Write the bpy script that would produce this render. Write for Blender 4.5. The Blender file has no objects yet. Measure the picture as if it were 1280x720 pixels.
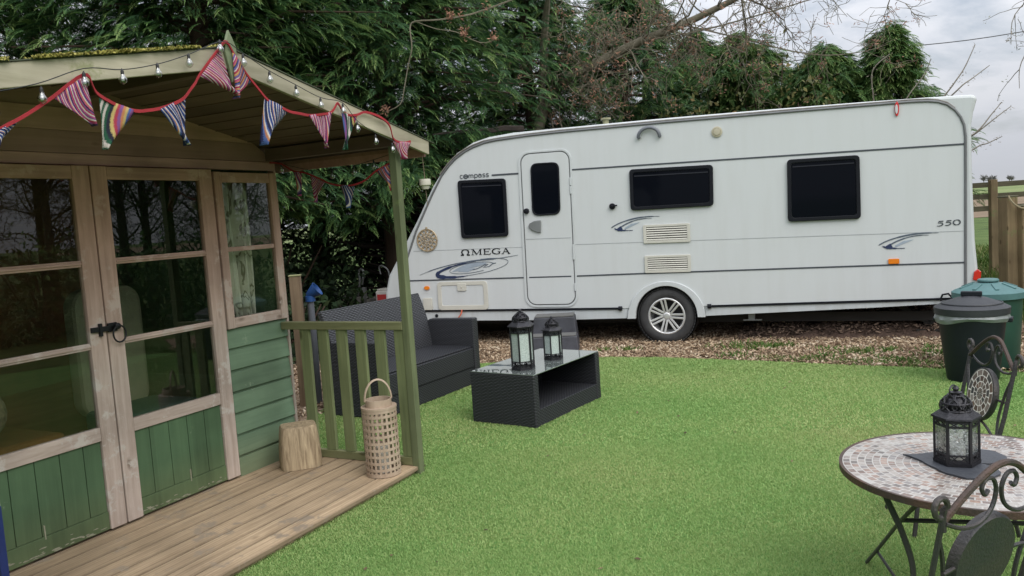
import bpy, math, random
import numpy as np
from mathutils import Vector, Matrix
random.seed(7); RNG = np.random.default_rng(7)
R = math.radians; PI = math.pi
scene = bpy.context.scene; COL = scene.collection

# ------------------------------------------------------------------ materials
def mat_new(name):
    m = bpy.data.materials.new(name); m.use_nodes = True
    nt = m.node_tree; b = nt.nodes['Principled BSDF']
    return m, nt, b
def N(nt, t, **kw):
    n = nt.nodes.new(t)
    for k, v in kw.items():
        if k.startswith('i_'):
            key = k[2:]; key = int(key) if key.isdigit() else key.replace('_', ' ')
            n.inputs[key].default_value = v
        else: setattr(n, k, v)
    return n
def ramp(nt, stops, interp='LINEAR'):
    r = nt.nodes.new('ShaderNodeValToRGB'); cr = r.color_ramp; cr.interpolation = interp
    while len(cr.elements) > 1: cr.elements.remove(cr.elements[-1])
    for i, (p, c) in enumerate(stops):
        e = cr.elements[0] if i == 0 else cr.elements.new(p)
        e.position = p; e.color = (c[0], c[1], c[2], 1)
    return r
def L(nt, a, b): nt.links.new(a, b)

def plain(name, base, rough=.6, metal=0., var=.25, scale=6., bump=0., bscale=60., spec=.5, coat=0., base2=None, stretch=(1, 1, 1)):
    m, nt, b = mat_new(name)
    tc = N(nt, 'ShaderNodeTexCoord'); mp = N(nt, 'ShaderNodeMapping'); mp.inputs['Scale'].default_value = stretch
    L(nt, tc.outputs['Object'], mp.inputs['Vector'])
    n = N(nt, 'ShaderNodeTexNoise', i_Scale=scale, i_Detail=6., i_Roughness=.6)
    L(nt, mp.outputs[0], n.inputs['Vector'])
    c2 = base2 or tuple(x * (1 - var) for x in base)
    r = ramp(nt, [(.3, c2), (.7, base)])
    L(nt, n.outputs['Fac'], r.inputs['Fac']); L(nt, r.outputs[0], b.inputs['Base Color'])
    b.inputs['Roughness'].default_value = rough; b.inputs['Metallic'].default_value = metal
    b.inputs['Specular IOR Level'].default_value = spec; b.inputs['Coat Weight'].default_value = coat
    if bump:
        n2 = N(nt, 'ShaderNodeTexNoise', i_Scale=bscale, i_Detail=4.)
        L(nt, mp.outputs[0], n2.inputs['Vector'])
        bp = N(nt, 'ShaderNodeBump', i_Strength=bump, i_Distance=.01)
        L(nt, n2.outputs['Fac'], bp.inputs['Height']); L(nt, bp.outputs[0], b.inputs['Normal'])
    return m

def wood(name, c1, c2, axis=0, rough=.75, grain=22., knots=True, wear=None, bump=.35, moss=None, plank=None, reed=None, tone=(.72, 1.15), stain=None, edge=None):
    """long grain along the axis (object space), knots and an optional worn colour in patches"""
    m, nt, b = mat_new(name)
    tc = N(nt, 'ShaderNodeTexCoord'); mp = N(nt, 'ShaderNodeMapping')
    s = [grain, grain, grain]; s[axis] = grain * .06; mp.inputs['Scale'].default_value = s
    L(nt, tc.outputs['Object'], mp.inputs['Vector'])
    n = N(nt, 'ShaderNodeTexNoise', i_Scale=1.6, i_Detail=8., i_Roughness=.65, i_Distortion=.6)
    L(nt, mp.outputs[0], n.inputs['Vector'])
    r = ramp(nt, [(.28, c2), (.5, tuple((a + d) / 2 for a, d in zip(c1, c2))), (.72, c1)])
    L(nt, n.outputs['Fac'], r.inputs['Fac']); out = r.outputs[0]
    big = N(nt, 'ShaderNodeTexNoise', i_Scale=2.3, i_Detail=5.)
    L(nt, tc.outputs['Object'], big.inputs['Vector'])
    rb = ramp(nt, [(.3, (.62, .62, .62)), (.7, (1.12, 1.12, 1.12))])
    L(nt, big.outputs['Fac'], rb.inputs['Fac'])
    mx = N(nt, 'ShaderNodeMix', data_type='RGBA', blend_type='MULTIPLY'); mx.inputs[0].default_value = .8
    L(nt, out, mx.inputs[6]); L(nt, rb.outputs[0], mx.inputs[7]); out = mx.outputs[2]
    if knots:
        mk = N(nt, 'ShaderNodeMapping'); sk = [7, 7, 7]; sk[axis] = 3.; mk.inputs['Scale'].default_value = sk
        L(nt, tc.outputs['Object'], mk.inputs['Vector'])
        v = N(nt, 'ShaderNodeTexVoronoi', i_Scale=.9); L(nt, mk.outputs[0], v.inputs['Vector'])
        rk = ramp(nt, [(.05, (.75, .75, .75)), (.11, (0, 0, 0))]); L(nt, v.outputs['Distance'], rk.inputs['Fac'])
        m2 = N(nt, 'ShaderNodeMix', data_type='RGBA'); L(nt, rk.outputs[0], m2.inputs[0]); L(nt, out, m2.inputs[6])
        m2.inputs[7].default_value = (c2[0] * .4, c2[1] * .35, c2[2] * .3, 1); out = m2.outputs[2]
    if plank:                                     # each board has its own tone
        pax, pw, poff = plank
        sp = N(nt, 'ShaderNodeSeparateXYZ'); L(nt, tc.outputs['Object'], sp.inputs[0])
        q = N(nt, 'ShaderNodeMath', operation='MULTIPLY_ADD'); q.inputs[1].default_value = 1. / pw; q.inputs[2].default_value = poff; L(nt, sp.outputs[pax], q.inputs[0])
        fl = N(nt, 'ShaderNodeMath', operation='FLOOR'); L(nt, q.outputs[0], fl.inputs[0])
        wn_ = N(nt, 'ShaderNodeTexWhiteNoise', noise_dimensions='1D'); L(nt, fl.outputs[0], wn_.inputs['W'])
        rp_ = ramp(nt, [(0, (tone[0],) * 3), (1, (tone[1],) * 3)]); L(nt, wn_.outputs['Value'], rp_.inputs['Fac'])
        mp_ = N(nt, 'ShaderNodeMix', data_type='RGBA', blend_type='MULTIPLY'); mp_.inputs[0].default_value = 1.; L(nt, out, mp_.inputs[6]); L(nt, rp_.outputs[0], mp_.inputs[7]); out = mp_.outputs[2]
        if edge:                                  # gap shade painted into the colour along the board edges
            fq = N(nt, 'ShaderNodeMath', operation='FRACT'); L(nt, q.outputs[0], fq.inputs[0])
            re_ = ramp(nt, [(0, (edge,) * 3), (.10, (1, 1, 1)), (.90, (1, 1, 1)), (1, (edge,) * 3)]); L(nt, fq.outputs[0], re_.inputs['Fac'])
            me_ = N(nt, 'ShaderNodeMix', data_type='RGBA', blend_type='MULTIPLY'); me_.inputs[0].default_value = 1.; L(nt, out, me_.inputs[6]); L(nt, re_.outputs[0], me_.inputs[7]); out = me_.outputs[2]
    if reed:                                      # fine machined grooves along the boards
        rax, pitch = reed; sr_ = N(nt, 'ShaderNodeSeparateXYZ'); L(nt, tc.outputs['Object'], sr_.inputs[0])
        qm = N(nt, 'ShaderNodeMath', operation='MULTIPLY'); qm.inputs[1].default_value = 2 * PI / pitch; L(nt, sr_.outputs[rax], qm.inputs[0])
        qs = N(nt, 'ShaderNodeMath', operation='SINE'); L(nt, qm.outputs[0], qs.inputs[0])
        rr0 = ramp(nt, [(0, (.82, .80, .78)), (.35, (1, 1, 1))]); qa = N(nt, 'ShaderNodeMath', operation='MULTIPLY_ADD'); qa.inputs[1].default_value = .5; qa.inputs[2].default_value = .5; L(nt, qs.outputs[0], qa.inputs[0]); L(nt, qa.outputs[0], rr0.inputs['Fac'])
        mq = N(nt, 'ShaderNodeMix', data_type='RGBA', blend_type='MULTIPLY'); mq.inputs[0].default_value = 1.; L(nt, out, mq.inputs[6]); L(nt, rr0.outputs[0], mq.inputs[7]); out = mq.outputs[2]
    for spec_ in (wear, moss):
        if spec_:
            col, thr, sc = spec_
            nw = N(nt, 'ShaderNodeTexNoise', i_Scale=sc, i_Detail=7., i_Roughness=.7); L(nt, tc.outputs['Object'], nw.inputs['Vector'])
            rw = ramp(nt, [(thr, (0, 0, 0)), (thr + .07, (1, 1, 1))]); L(nt, nw.outputs['Fac'], rw.inputs['Fac'])
            m3 = N(nt, 'ShaderNodeMix', data_type='RGBA'); L(nt, rw.outputs[0], m3.inputs[0]); L(nt, out, m3.inputs[6])
            m3.inputs[7].default_value = (*col, 1); out = m3.outputs[2]
    if stain:                                     # old stain that has washed off below and survives higher up
        ss_ = N(nt, 'ShaderNodeSeparateXYZ'); L(nt, tc.outputs['Object'], ss_.inputs[0])
        sm_ = N(nt, 'ShaderNodeMapRange', i_1=stain[0], i_2=stain[1]); L(nt, ss_.outputs[2], sm_.inputs[0])
        sn_ = N(nt, 'ShaderNodeMix', data_type='RGBA', blend_type='MULTIPLY'); L(nt, sm_.outputs[0], sn_.inputs[0]); L(nt, out, sn_.inputs[6]); sn_.inputs[7].default_value = (*stain[2], 1); out = sn_.outputs[2]
    L(nt, out, b.inputs['Base Color']); b.inputs['Roughness'].default_value = rough
    b.inputs['Specular IOR Level'].default_value = .3
    bp = N(nt, 'ShaderNodeBump', i_Strength=bump, i_Distance=.004)
    L(nt, n.outputs['Fac'], bp.inputs['Height']); L(nt, bp.outputs[0], b.inputs['Normal'])
    return m

def weave(name, base, hi, s=.02, rough=.45):
    """basket weave of flat plastic strands, box-mapped in object space"""
    m, nt, b = mat_new(name)
    tc = N(nt, 'ShaderNodeTexCoord'); sx = N(nt, 'ShaderNodeSeparateXYZ'); L(nt, tc.outputs['Object'], sx.inputs[0])
    sn = N(nt, 'ShaderNodeSeparateXYZ'); L(nt, tc.outputs['Normal'], sn.inputs[0])
    def M(op, a, c=None):
        n = nt.nodes.new('ShaderNodeMath'); n.operation = op
        for i, v in enumerate((a, c)):
            if v is None: continue
            if isinstance(v, (int, float)): n.inputs[i].default_value = v
            else: L(nt, v, n.inputs[i])
        return n.outputs[0]
    az = M('GREATER_THAN', M('ABSOLUTE', sn.outputs[2]), .7); ax = M('GREATER_THAN', M('ABSOLUTE', sn.outputs[0]), .7)
    def mixf(f, a, c):
        n = N(nt, 'ShaderNodeMix', data_type='FLOAT'); L(nt, f, n.inputs[0]); L(nt, a, n.inputs[2]); L(nt, c, n.inputs[3]); return n.outputs[0]
    u = mixf(ax, sx.outputs[0], sx.outputs[1]); v = mixf(az, sx.outputs[2], sx.outputs[1])
    uu = M('MULTIPLY', u, PI / (s * 1.7)); vv = M('MULTIPLY', v, PI / s)
    su = M('SINE', uu); sv = M('SINE', vv)
    h1 = M('ABSOLUTE', sv)                                   # horizontal strands
    sgn = M('MULTIPLY', su, M('SIGN', sv))                   # over / under
    h = M('ADD', M('MULTIPLY', h1, .6), M('MULTIPLY', sgn, .4))
    cr = ramp(nt, [(0., tuple(x * .35 for x in base)), (.45, base), (.95, hi)]); L(nt, h, cr.inputs['Fac'])
    L(nt, cr.outputs[0], b.inputs['Base Color']); b.inputs['Roughness'].default_value = rough
    bp = N(nt, 'ShaderNodeBump', i_Strength=.9, i_Distance=.006); L(nt, h, bp.inputs['Height']); L(nt, bp.outputs[0], b.inputs['Normal'])
    return m

def window_glass(name, tint=(.85, .9, .86), rough=.0, refl=1.):
    m, nt, b = mat_new(name); nt.nodes.remove(b)
    out = nt.nodes['Material Output']
    tr = N(nt, 'ShaderNodeBsdfTransparent'); tr.inputs[0].default_value = (*tint, 1)
    gl = N(nt, 'ShaderNodeBsdfGlossy'); gl.inputs['Roughness'].default_value = rough
    fr = N(nt, 'ShaderNodeFresnel', i_IOR=1.5); ge = N(nt, 'ShaderNodeNewGeometry')
    front = N(nt, 'ShaderNodeMath', operation='SUBTRACT'); front.inputs[0].default_value = 1.; L(nt, ge.outputs['Backfacing'], front.inputs[1])   # both faces of the pane counted on the front one
    m0 = N(nt, 'ShaderNodeMath', operation='MULTIPLY'); L(nt, fr.outputs[0], m0.inputs[0]); L(nt, front.outputs[0], m0.inputs[1])
    ml = N(nt, 'ShaderNodeMath', operation='MULTIPLY', use_clamp=True); ml.inputs[1].default_value = refl; L(nt, m0.outputs[0], ml.inputs[0])
    mx = N(nt, 'ShaderNodeMixShader'); L(nt, ml.outputs[0], mx.inputs[0]); L(nt, tr.outputs[0], mx.inputs[1]); L(nt, gl.outputs[0], mx.inputs[2])
    L(nt, mx.outputs[0], out.inputs[0])
    return m

def foliage(name, stops, trans=.3, rough=.6, nscale=.9):
    """leaf colour from a per-leaf 'tint' attribute plus slow variation over the plant"""
    m, nt, b = mat_new(name)
    at = N(nt, 'ShaderNodeAttribute', attribute_name='tint')
    tc = N(nt, 'ShaderNodeTexCoord'); n = N(nt, 'ShaderNodeTexNoise', i_Scale=nscale, i_Detail=3.); L(nt, tc.outputs['Object'], n.inputs['Vector'])
    a1 = N(nt, 'ShaderNodeMath', operation='MULTIPLY_ADD'); a1.inputs[1].default_value = .9; a1.inputs[2].default_value = -.45
    L(nt, n.outputs['Fac'], a1.inputs[0])
    a2 = N(nt, 'ShaderNodeMath', operation='ADD', use_clamp=True); L(nt, at.outputs['Fac'], a2.inputs[0]); L(nt, a1.outputs[0], a2.inputs[1])
    r = ramp(nt, stops); L(nt, a2.outputs[0], r.inputs['Fac']); L(nt, r.outputs[0], b.inputs['Base Color'])
    b.inputs['Roughness'].default_value = rough; b.inputs['Specular IOR Level'].default_value = .25
    if trans:
        t = N(nt, 'ShaderNodeBsdfTranslucent'); L(nt, r.outputs[0], t.inputs[0])
        mx = N(nt, 'ShaderNodeMixShader'); mx.inputs[0].default_value = trans
        L(nt, b.outputs[0], mx.inputs[1]); L(nt, t.outputs[0], mx.inputs[2]); L(nt, mx.outputs[0], nt.nodes['Material Output'].inputs[0])
    return m

def stripes(name, cols, k):
    """woven stripes across the cloth (UV along the tape in metres)"""
    m, nt, b = mat_new(name)
    uv = N(nt, 'ShaderNodeUVMap'); s = N(nt, 'ShaderNodeSeparateXYZ'); L(nt, uv.outputs[0], s.inputs[0])
    nz = N(nt, 'ShaderNodeTexNoise', i_Scale=150., i_Detail=2.); L(nt, uv.outputs[0], nz.inputs['Vector'])
    a = N(nt, 'ShaderNodeMath', operation='MULTIPLY'); a.inputs[1].default_value = k; L(nt, s.outputs[0], a.inputs[0])
    a2 = N(nt, 'ShaderNodeMath', operation='MULTIPLY_ADD'); a2.inputs[1].default_value = .12; L(nt, nz.outputs['Fac'], a2.inputs[0]); L(nt, a.outputs[0], a2.inputs[2])
    f = N(nt, 'ShaderNodeMath', operation='FRACT'); L(nt, a2.outputs[0], f.inputs[0])
    r = ramp(nt, [(i / len(cols), c) for i, c in enumerate(cols)], 'CONSTANT'); L(nt, f.outputs[0], r.inputs['Fac'])
    L(nt, r.outputs[0], b.inputs['Base Color']); b.inputs['Roughness'].default_value = .9; b.inputs['Specular IOR Level'].default_value = .1
    t = N(nt, 'ShaderNodeBsdfTranslucent'); L(nt, r.outputs[0], t.inputs[0])
    mx = N(nt, 'ShaderNodeMixShader'); mx.inputs[0].default_value = .25
    L(nt, b.outputs[0], mx.inputs[1]); L(nt, t.outputs[0], mx.inputs[2]); L(nt, mx.outputs[0], nt.nodes['Material Output'].inputs[0])
    return m

def mosaic(name, tiles, grout, nring, row, spec_rough=.3, mortar=.1, plane='xy'):
    """tiles laid in rings: brick texture in polar coordinates about the object's own axis"""
    m, nt, b = mat_new(name)
    tc = N(nt, 'ShaderNodeTexCoord'); s = N(nt, 'ShaderNodeSeparateXYZ'); L(nt, tc.outputs['Object'], s.inputs[0])
    at = N(nt, 'ShaderNodeMath', operation='ARCTAN2'); L(nt, s.outputs[1], at.inputs[0]); L(nt, s.outputs[0], at.inputs[1])
    vl = N(nt, 'ShaderNodeVectorMath', operation='LENGTH')
    cx = N(nt, 'ShaderNodeCombineXYZ'); L(nt, s.outputs[0], cx.inputs[0]); L(nt, s.outputs[1], cx.inputs[1]); L(nt, cx.outputs[0], vl.inputs[0])
    u = N(nt, 'ShaderNodeMath', operation='MULTIPLY'); u.inputs[1].default_value = nring / (2 * PI); L(nt, at.outputs[0], u.inputs[0])
    v = N(nt, 'ShaderNodeMath', operation='DIVIDE'); v.inputs[1].default_value = row; L(nt, vl.outputs['Value'], v.inputs[0])
    c2 = N(nt, 'ShaderNodeCombineXYZ'); L(nt, u.outputs[0], c2.inputs[0]); L(nt, v.outputs[0], c2.inputs[1])
    bk = N(nt, 'ShaderNodeTexBrick', offset=.5, squash=1.); bk.inputs['Scale'].default_value = 1.
    bk.inputs['Brick Width'].default_value = 1.; bk.inputs['Row Height'].default_value = 1.; bk.inputs['Mortar Size'].default_value = mortar
    bk.inputs['Mortar Smooth'].default_value = .1; bk.inputs['Color1'].default_value = (0, 0, 0, 1); bk.inputs['Color2'].default_value = (1, 1, 1, 1)
    bk.inputs['Mortar'].default_value = (.5, .5, .5, 1)
    L(nt, c2.outputs[0], bk.inputs['Vector'])
    r = ramp(nt, [(i / len(tiles), c) for i, c in enumerate(tiles)], 'CONSTANT'); L(nt, bk.outputs['Color'], r.inputs['Fac'])
    n = N(nt, 'ShaderNodeTexNoise', i_Scale=60., i_Detail=4.); L(nt, tc.outputs['Object'], n.inputs['Vector'])
    rn = ramp(nt, [(.3, (.7, .7, .7)), (.7, (1.15, 1.15, 1.15))]); L(nt, n.outputs['Fac'], rn.inputs['Fac'])
    mm = N(nt, 'ShaderNodeMix', data_type='RGBA', blend_type='MULTIPLY'); mm.inputs[0].default_value = 1.; L(nt, r.outputs[0], mm.inputs[6]); L(nt, rn.outputs[0], mm.inputs[7])
    mx = N(nt, 'ShaderNodeMix', data_type='RGBA'); L(nt, bk.outputs['Fac'], mx.inputs[0]); L(nt, mm.outputs[2], mx.inputs[6]); mx.inputs[7].default_value = (*grout, 1)
    L(nt, mx.outputs[2], b.inputs['Base Color']); b.inputs['Roughness'].default_value = spec_rough
    bp = N(nt, 'ShaderNodeBump', i_Strength=.6, i_Distance=.002, invert=True); L(nt, bk.outputs['Fac'], bp.inputs['Height']); L(nt, bp.outputs[0], b.inputs['Normal'])
    return m

# ------------------------------------------------------------------ mesh builder
class MB:
    def __init__(s): s.v = []; s.f = []; s.uv = None
    def add(s, verts, faces):
        o = len(s.v); s.v += [tuple(p) for p in verts]; s.f += [tuple(i + o for i in f) for f in faces]; return s
    def box(s, x0, x1, y0, y1, z0, z1):
        v = [(x, y, z) for z in (z0, z1) for y in (y0, y1) for x in (x0, x1)]
        return s.add(v, [(0, 2, 3, 1), (4, 5, 7, 6), (0, 1, 5, 4), (2, 6, 7, 3), (0, 4, 6, 2), (1, 3, 7, 5)])
    def bar(s, p0, p1, w, h, up=(0, 0, 1)):
        p0, p1 = Vector(p0), Vector(p1); d = (p1 - p0).normalized(); u = Vector(up)
        if abs(d.dot(u)) > .98: u = Vector((0, 1, 0))
        a = d.cross(u).normalized(); c = a.cross(d)
        v = [p + a * sx * w / 2 + c * sz * h / 2 for p in (p0, p1) for sz in (-1, 1) for sx in (-1, 1)]
        return s.add(v, [(0, 2, 3, 1), (4, 5, 7, 6), (0, 1, 5, 4), (2, 6, 7, 3), (0, 4, 6, 2), (1, 3, 7, 5)])
    def tube(s, pts, r, n=8, closed=False, flat=1.):
        P = [Vector(p) for p in pts]; m = len(P); rr = r if isinstance(r, (list, tuple)) else [r] * m
        T = []
        for i in range(m):
            a = P[(i - 1) % m] if closed or i else P[0]; b = P[(i + 1) % m] if closed or i < m - 1 else P[-1]
            t = b - a; T.append(t.normalized() if t.length > 1e-9 else Vector((0, 0, 1)))
        u = T[0].orthogonal().normalized(); V = []
        for i in range(m):
            u = (u - T[i] * u.dot(T[i])); u = u.normalized() if u.length > 1e-6 else T[i].orthogonal().normalized(); w = T[i].cross(u)
            for k in range(n):
                a = 2 * PI * k / n; V.append(P[i] + (u * math.cos(a) + w * math.sin(a) * flat) * rr[i])
        F = []
        for i in range(m if closed else m - 1):
            j = (i + 1) % m
            for k in range(n): F.append((i * n + k, i * n + (k + 1) % n, j * n + (k + 1) % n, j * n + k))
        if not closed: F += [tuple(range(n))[::-1], tuple((m - 1) * n + k for k in range(n))]
        return s.add(V, F)
    def lathe(s, prof, n=32, c=(0, 0, 0), M=None, cap=True, squash=None):
        V = []
        for r, z in prof:
            for k in range(n):
                a = 2 * PI * k / n; p = Vector((r * math.cos(a), r * math.sin(a), z))
                V.append((M @ p if M else p) + Vector(c))
        F = []
        for i in range(len(prof) - 1):
            for k in range(n): F.append((i * n + k, i * n + (k + 1) % n, (i + 1) * n + (k + 1) % n, (i + 1) * n + k))
        if cap: F += [tuple(range(n))[::-1], tuple((len(prof) - 1) * n + k for k in range(n))]
        return s.add(V, F)
    def xz(s, poly, y0, y1):
        """polygon in the xz plane extruded from y0 to y1"""
        n = len(poly); V = [(x, y0, z) for x, z in poly] + [(x, y1, z) for x, z in poly]
        F = [tuple(range(n)), tuple(range(2 * n - 1, n - 1, -1))] + [(i, i + n, (i + 1) % n + n, (i + 1) % n) for i in range(n)]
        return s.add(V, F)
    def xy(s, poly, z0, z1):
        n = len(poly); V = [(x, y, z0) for x, y in poly] + [(x, y, z1) for x, y in poly]
        F = [tuple(range(n))[::-1], tuple(range(n, 2 * n))] + [(i, (i + 1) % n, (i + 1) % n + n, i + n) for i in range(n)]
        return s.add(V, F)
    def ring_xz(s, outer, inner, y0, y1, closed=True):
        """frame between two loops of equal length in the xz plane"""
        n = len(outer); V = [(x, y, z) for y in (y0, y1) for loop in (outer, inner) for x, z in loop]; F = []
        for i in range(n if closed else n - 1):
            j = (i + 1) % n
            F += [(i, j, n + j, n + i), (2 * n + j, 2 * n + i, 3 * n + i, 3 * n + j), (i, 2 * n + i, 2 * n + j, j), (n + j, 3 * n + j, 3 * n + i, n + i)]
        return s.add(V, F)
    def ribbon(s, pts, w, y=-.004, t=.002):
        """flat painted stroke in the xz plane; w = width or list of widths"""
        m = len(pts); ww = w if isinstance(w, (list, tuple)) else [w] * m; P = [Vector((p[0], p[1])) for p in pts]; A = []; B = []
        for i in range(m):
            d = P[min(i + 1, m - 1)] - P[max(i - 1, 0)]; d = d.normalized() if d.length else Vector((1, 0)); nn = Vector((-d.y, d.x)) * ww[i] / 2
            A.append(P[i] + nn); B.append(P[i] - nn)
        V = [(p.x, yy, p.y) for yy in (y, y + t) for L_ in (A, B) for p in L_]; F = []
        for i in range(m - 1):
            F += [(i, m + i, m + i + 1, i + 1), (i, i + 1, 2 * m + i + 1, 2 * m + i), (m + i, 3 * m + i, 3 * m + i + 1, m + i + 1)]
        F += [(0, 2 * m, 3 * m, m), (m - 1, 2 * m - 1, 4 * m - 1, 3 * m - 1)]
        return s.add(V, F)
    def build(s, name, mat, parent=None, smooth=False, bevel=0., loc=None, fix=True):
        me = bpy.data.meshes.new(name); me.from_pydata(s.v, [], s.f); me.update()
        if fix:
            import bmesh
            bm = bmesh.new(); bm.from_mesh(me); bmesh.ops.recalc_face_normals(bm, faces=bm.faces); bm.to_mesh(me); bm.free()
        me.materials.append(mat)
        if smooth:
            me.polygons.foreach_set('use_smooth', [True] * len(me.polygons))
            try: me.set_sharp_from_angle(angle=R(40))
            except Exception: pass
        o = bpy.data.objects.new(name, me); COL.objects.link(o)
        if parent is not None: o.parent = parent
        if loc is not None: o.location = loc
        if bevel:
            b = o.modifiers.new('bevel', 'BEVEL'); b.width = bevel; b.segments = 2; b.limit_method = 'ANGLE'; b.angle_limit = R(40)
        return o
def rrect(x0, x1, z0, z1, r, n=5):
    P = []
    for cx, cz, a0 in ((x1 - r, z1 - r, 0), (x0 + r, z1 - r, 90), (x0 + r, z0 + r, 180), (x1 - r, z0 + r, 270)):
        for k in range(n + 1):
            a = R(a0 + 90 * k / n); P.append((cx + r * math.cos(a), cz + r * math.sin(a)))
    return P
def quad_rrect(c, r, n=5):
    """rounded corners for a slightly skewed window: c = TL, TR, BR, BL"""
    P = []; m = len(c)
    for i in range(m):
        p = Vector(c[i]); a = Vector(c[i - 1]); b = Vector(c[(i + 1) % m])
        pa = p + (a - p).normalized() * r; pb = p + (b - p).normalized() * r
        for k in range(n + 1):
            t = k / n; q = pa * (1 - t) ** 2 + p * 2 * t * (1 - t) + pb * t * t; P.append((q.x, q.y))
    return P
def inset(c, d):
    cx = sum(p[0] for p in c) / len(c); cz = sum(p[1] for p in c) / len(c)
    hx = max(p[0] for p in c) - cx; hz = max(p[1] for p in c) - cz
    return [(cx + (x - cx) * (1 - d / hx), cz + (z - cz) * (1 - d / hz)) for x, z in c]
def smooth_path(pts, k=6):
    """Catmull-Rom through the points"""
    P = [Vector(p) for p in pts]; out = []
    for i in range(len(P) - 1):
        p0 = P[max(i - 1, 0)]; p1 = P[i]; p2 = P[i + 1]; p3 = P[min(i + 2, len(P) - 1)]
        for j in range(k):
            t = j / k; out.append(.5 * ((2 * p1) + (p2 - p0) * t + (2 * p0 - 5 * p1 + 4 * p2 - p3) * t * t + (3 * p1 - p0 - 3 * p2 + p3) * t ** 3))
    out.append(P[-1]); return out

def tag(o, label=None, cat=None, group=None, kind=None):
    if label: o['label'] = label
    if cat: o['category'] = cat
    if group: o['group'] = group
    if kind: o['kind'] = kind
    return o
def thing(name, label, cat, loc=(0, 0, 0), rz=0., group=None, ry=0.):
    o = bpy.data.objects.new(name, None); o.empty_display_size = .2; COL.objects.link(o)
    o.rotation_mode = 'XYZ'; o.location = loc; o.rotation_euler = (0, ry, rz)
    return tag(o, label, cat, group)
def copy_tree(o, parent=None):
    c = o.copy(); COL.objects.link(c)
    if parent is not None: c.parent = parent
    for ch in list(o.children): copy_tree(ch, c)
    return c
def np_mesh(name, V, F, mat, parent=None, tint=None, loc=None):
    """fast mesh from numpy arrays: V (n,3), F (m,k) with one k"""
    me = bpy.data.meshes.new(name); k = F.shape[1]; m = len(F)
    me.vertices.add(len(V)); me.vertices.foreach_set('co', V.astype(np.float32).ravel())
    me.loops.add(m * k); me.loops.foreach_set('vertex_index', F.astype(np.int32).ravel())
    me.polygons.add(m); me.polygons.foreach_set('loop_start', np.arange(0, m * k, k, dtype=np.int32))
    me.update(calc_edges=True)
    if tint is not None:
        a = me.attributes.new('tint', 'FLOAT', 'FACE'); a.data.foreach_set('value', tint.astype(np.float32))
    me.materials.append(mat)
    o = bpy.data.objects.new(name, me); COL.objects.link(o)
    if parent is not None: o.parent = parent
    if loc is not None: o.location = loc
    return o

# ------------------------------------------------------------------ camera
cam_d = bpy.data.cameras.new('camera'); cam = bpy.data.objects.new('camera', cam_d); COL.objects.link(cam)
th = math.atan(.088); ro = .066
Fw = Vector((0, math.cos(th), -math.sin(th))); U0 = Vector((0, math.sin(th), math.cos(th))); R0 = Vector((1, 0, 0))
Rt = R0 * math.cos(ro) - U0 * math.sin(ro); Up = R0 * math.sin(ro) + U0 * math.cos(ro)
M = Matrix((Rt, Up, -Fw)).transposed().to_4x4(); M.translation = (0, 0, 1.54)
cam.matrix_world = M; cam_d.sensor_width = 36; cam_d.lens = 28.125; cam_d.clip_end = 3000; cam_d.clip_start = .05
scene.camera = cam

# ------------------------------------------------------------------ light and sky
SUN_EL, SUN_AZ = 44., 146.           # azimuth: degrees from +Y towards +X (behind the viewer): a bright patch of thin cloud
w = bpy.data.worlds.new('World'); scene.world = w; w.use_nodes = True
nt = w.node_tree; bg = nt.nodes['Background']
sky = N(nt, 'ShaderNodeTexSky', sky_type='NISHITA', sun_disc=False); sky.sun_elevation = R(SUN_EL); sky.sun_rotation = R(SUN_AZ)
sky.air_density = 1.; sky.dust_density = 1.5
tc = N(nt, 'ShaderNodeTexCoord'); mp = N(nt, 'ShaderNodeMapping'); mp.inputs['Scale'].default_value = (1., 1., 3.2); mp.inputs['Location'].default_value = (.35, .2, .4)
L(nt, tc.outputs['Generated'], mp.inputs['Vector'])
n1 = N(nt, 'ShaderNodeTexNoise', i_Scale=2.6, i_Detail=8., i_Roughness=.58, i_Distortion=.3); L(nt, mp.outputs[0], n1.inputs['Vector'])
cov = ramp(nt, [(.31, (.25, .25, .25)), (.47, (1, 1, 1))]); L(nt, n1.outputs['Fac'], cov.inputs['Fac'])
n2 = N(nt, 'ShaderNodeTexNoise', i_Scale=4.2, i_Detail=7., i_Roughness=.6); L(nt, mp.outputs[0], n2.inputs['Vector'])
cl = ramp(nt, [(.28, (7.7, 8.1, 9.0)), (.52, (8.4, 8.7, 9.4)), (.72, (9.3, 9.5, 10.0))]); L(nt, n2.outputs['Fac'], cl.inputs['Fac'])
mx = N(nt, 'ShaderNodeMix', data_type='RGBA'); L(nt, cov.outputs[0], mx.inputs[0]); L(nt, sky.outputs[0], mx.inputs[6]); L(nt, cl.outputs[0], mx.inputs[7])
sz = N(nt, 'ShaderNodeSeparateXYZ'); L(nt, tc.outputs['Generated'], sz.inputs[0])      # overcast sky: about three times brighter overhead than at the horizon
ov = N(nt, 'ShaderNodeMapRange', i_1=0., i_2=1., i_3=.61, i_4=2.4); L(nt, sz.outputs[2], ov.inputs[0])
vm = N(nt, 'ShaderNodeVectorMath', operation='SCALE'); L(nt, mx.outputs[2], vm.inputs[0]); L(nt, ov.outputs[0], vm.inputs['Scale'])
L(nt, vm.outputs[0], bg.inputs[0]); bg.inputs[1].default_value = .075
sd = bpy.data.lights.new('sun', 'SUN'); sun = bpy.data.objects.new('sun', sd); COL.objects.link(sun)
sd.energy = 1.5; sd.angle = R(45); sd.color = (1, .96, .9)
az = R(SUN_AZ); el = R(SUN_EL); to_sun = Vector((math.sin(az) * math.cos(el), math.cos(az) * math.cos(el), math.sin(el)))
sun.rotation_euler = to_sun.to_track_quat('Z', 'Y').to_euler(); sun.location = (5, 8, 12)
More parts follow.
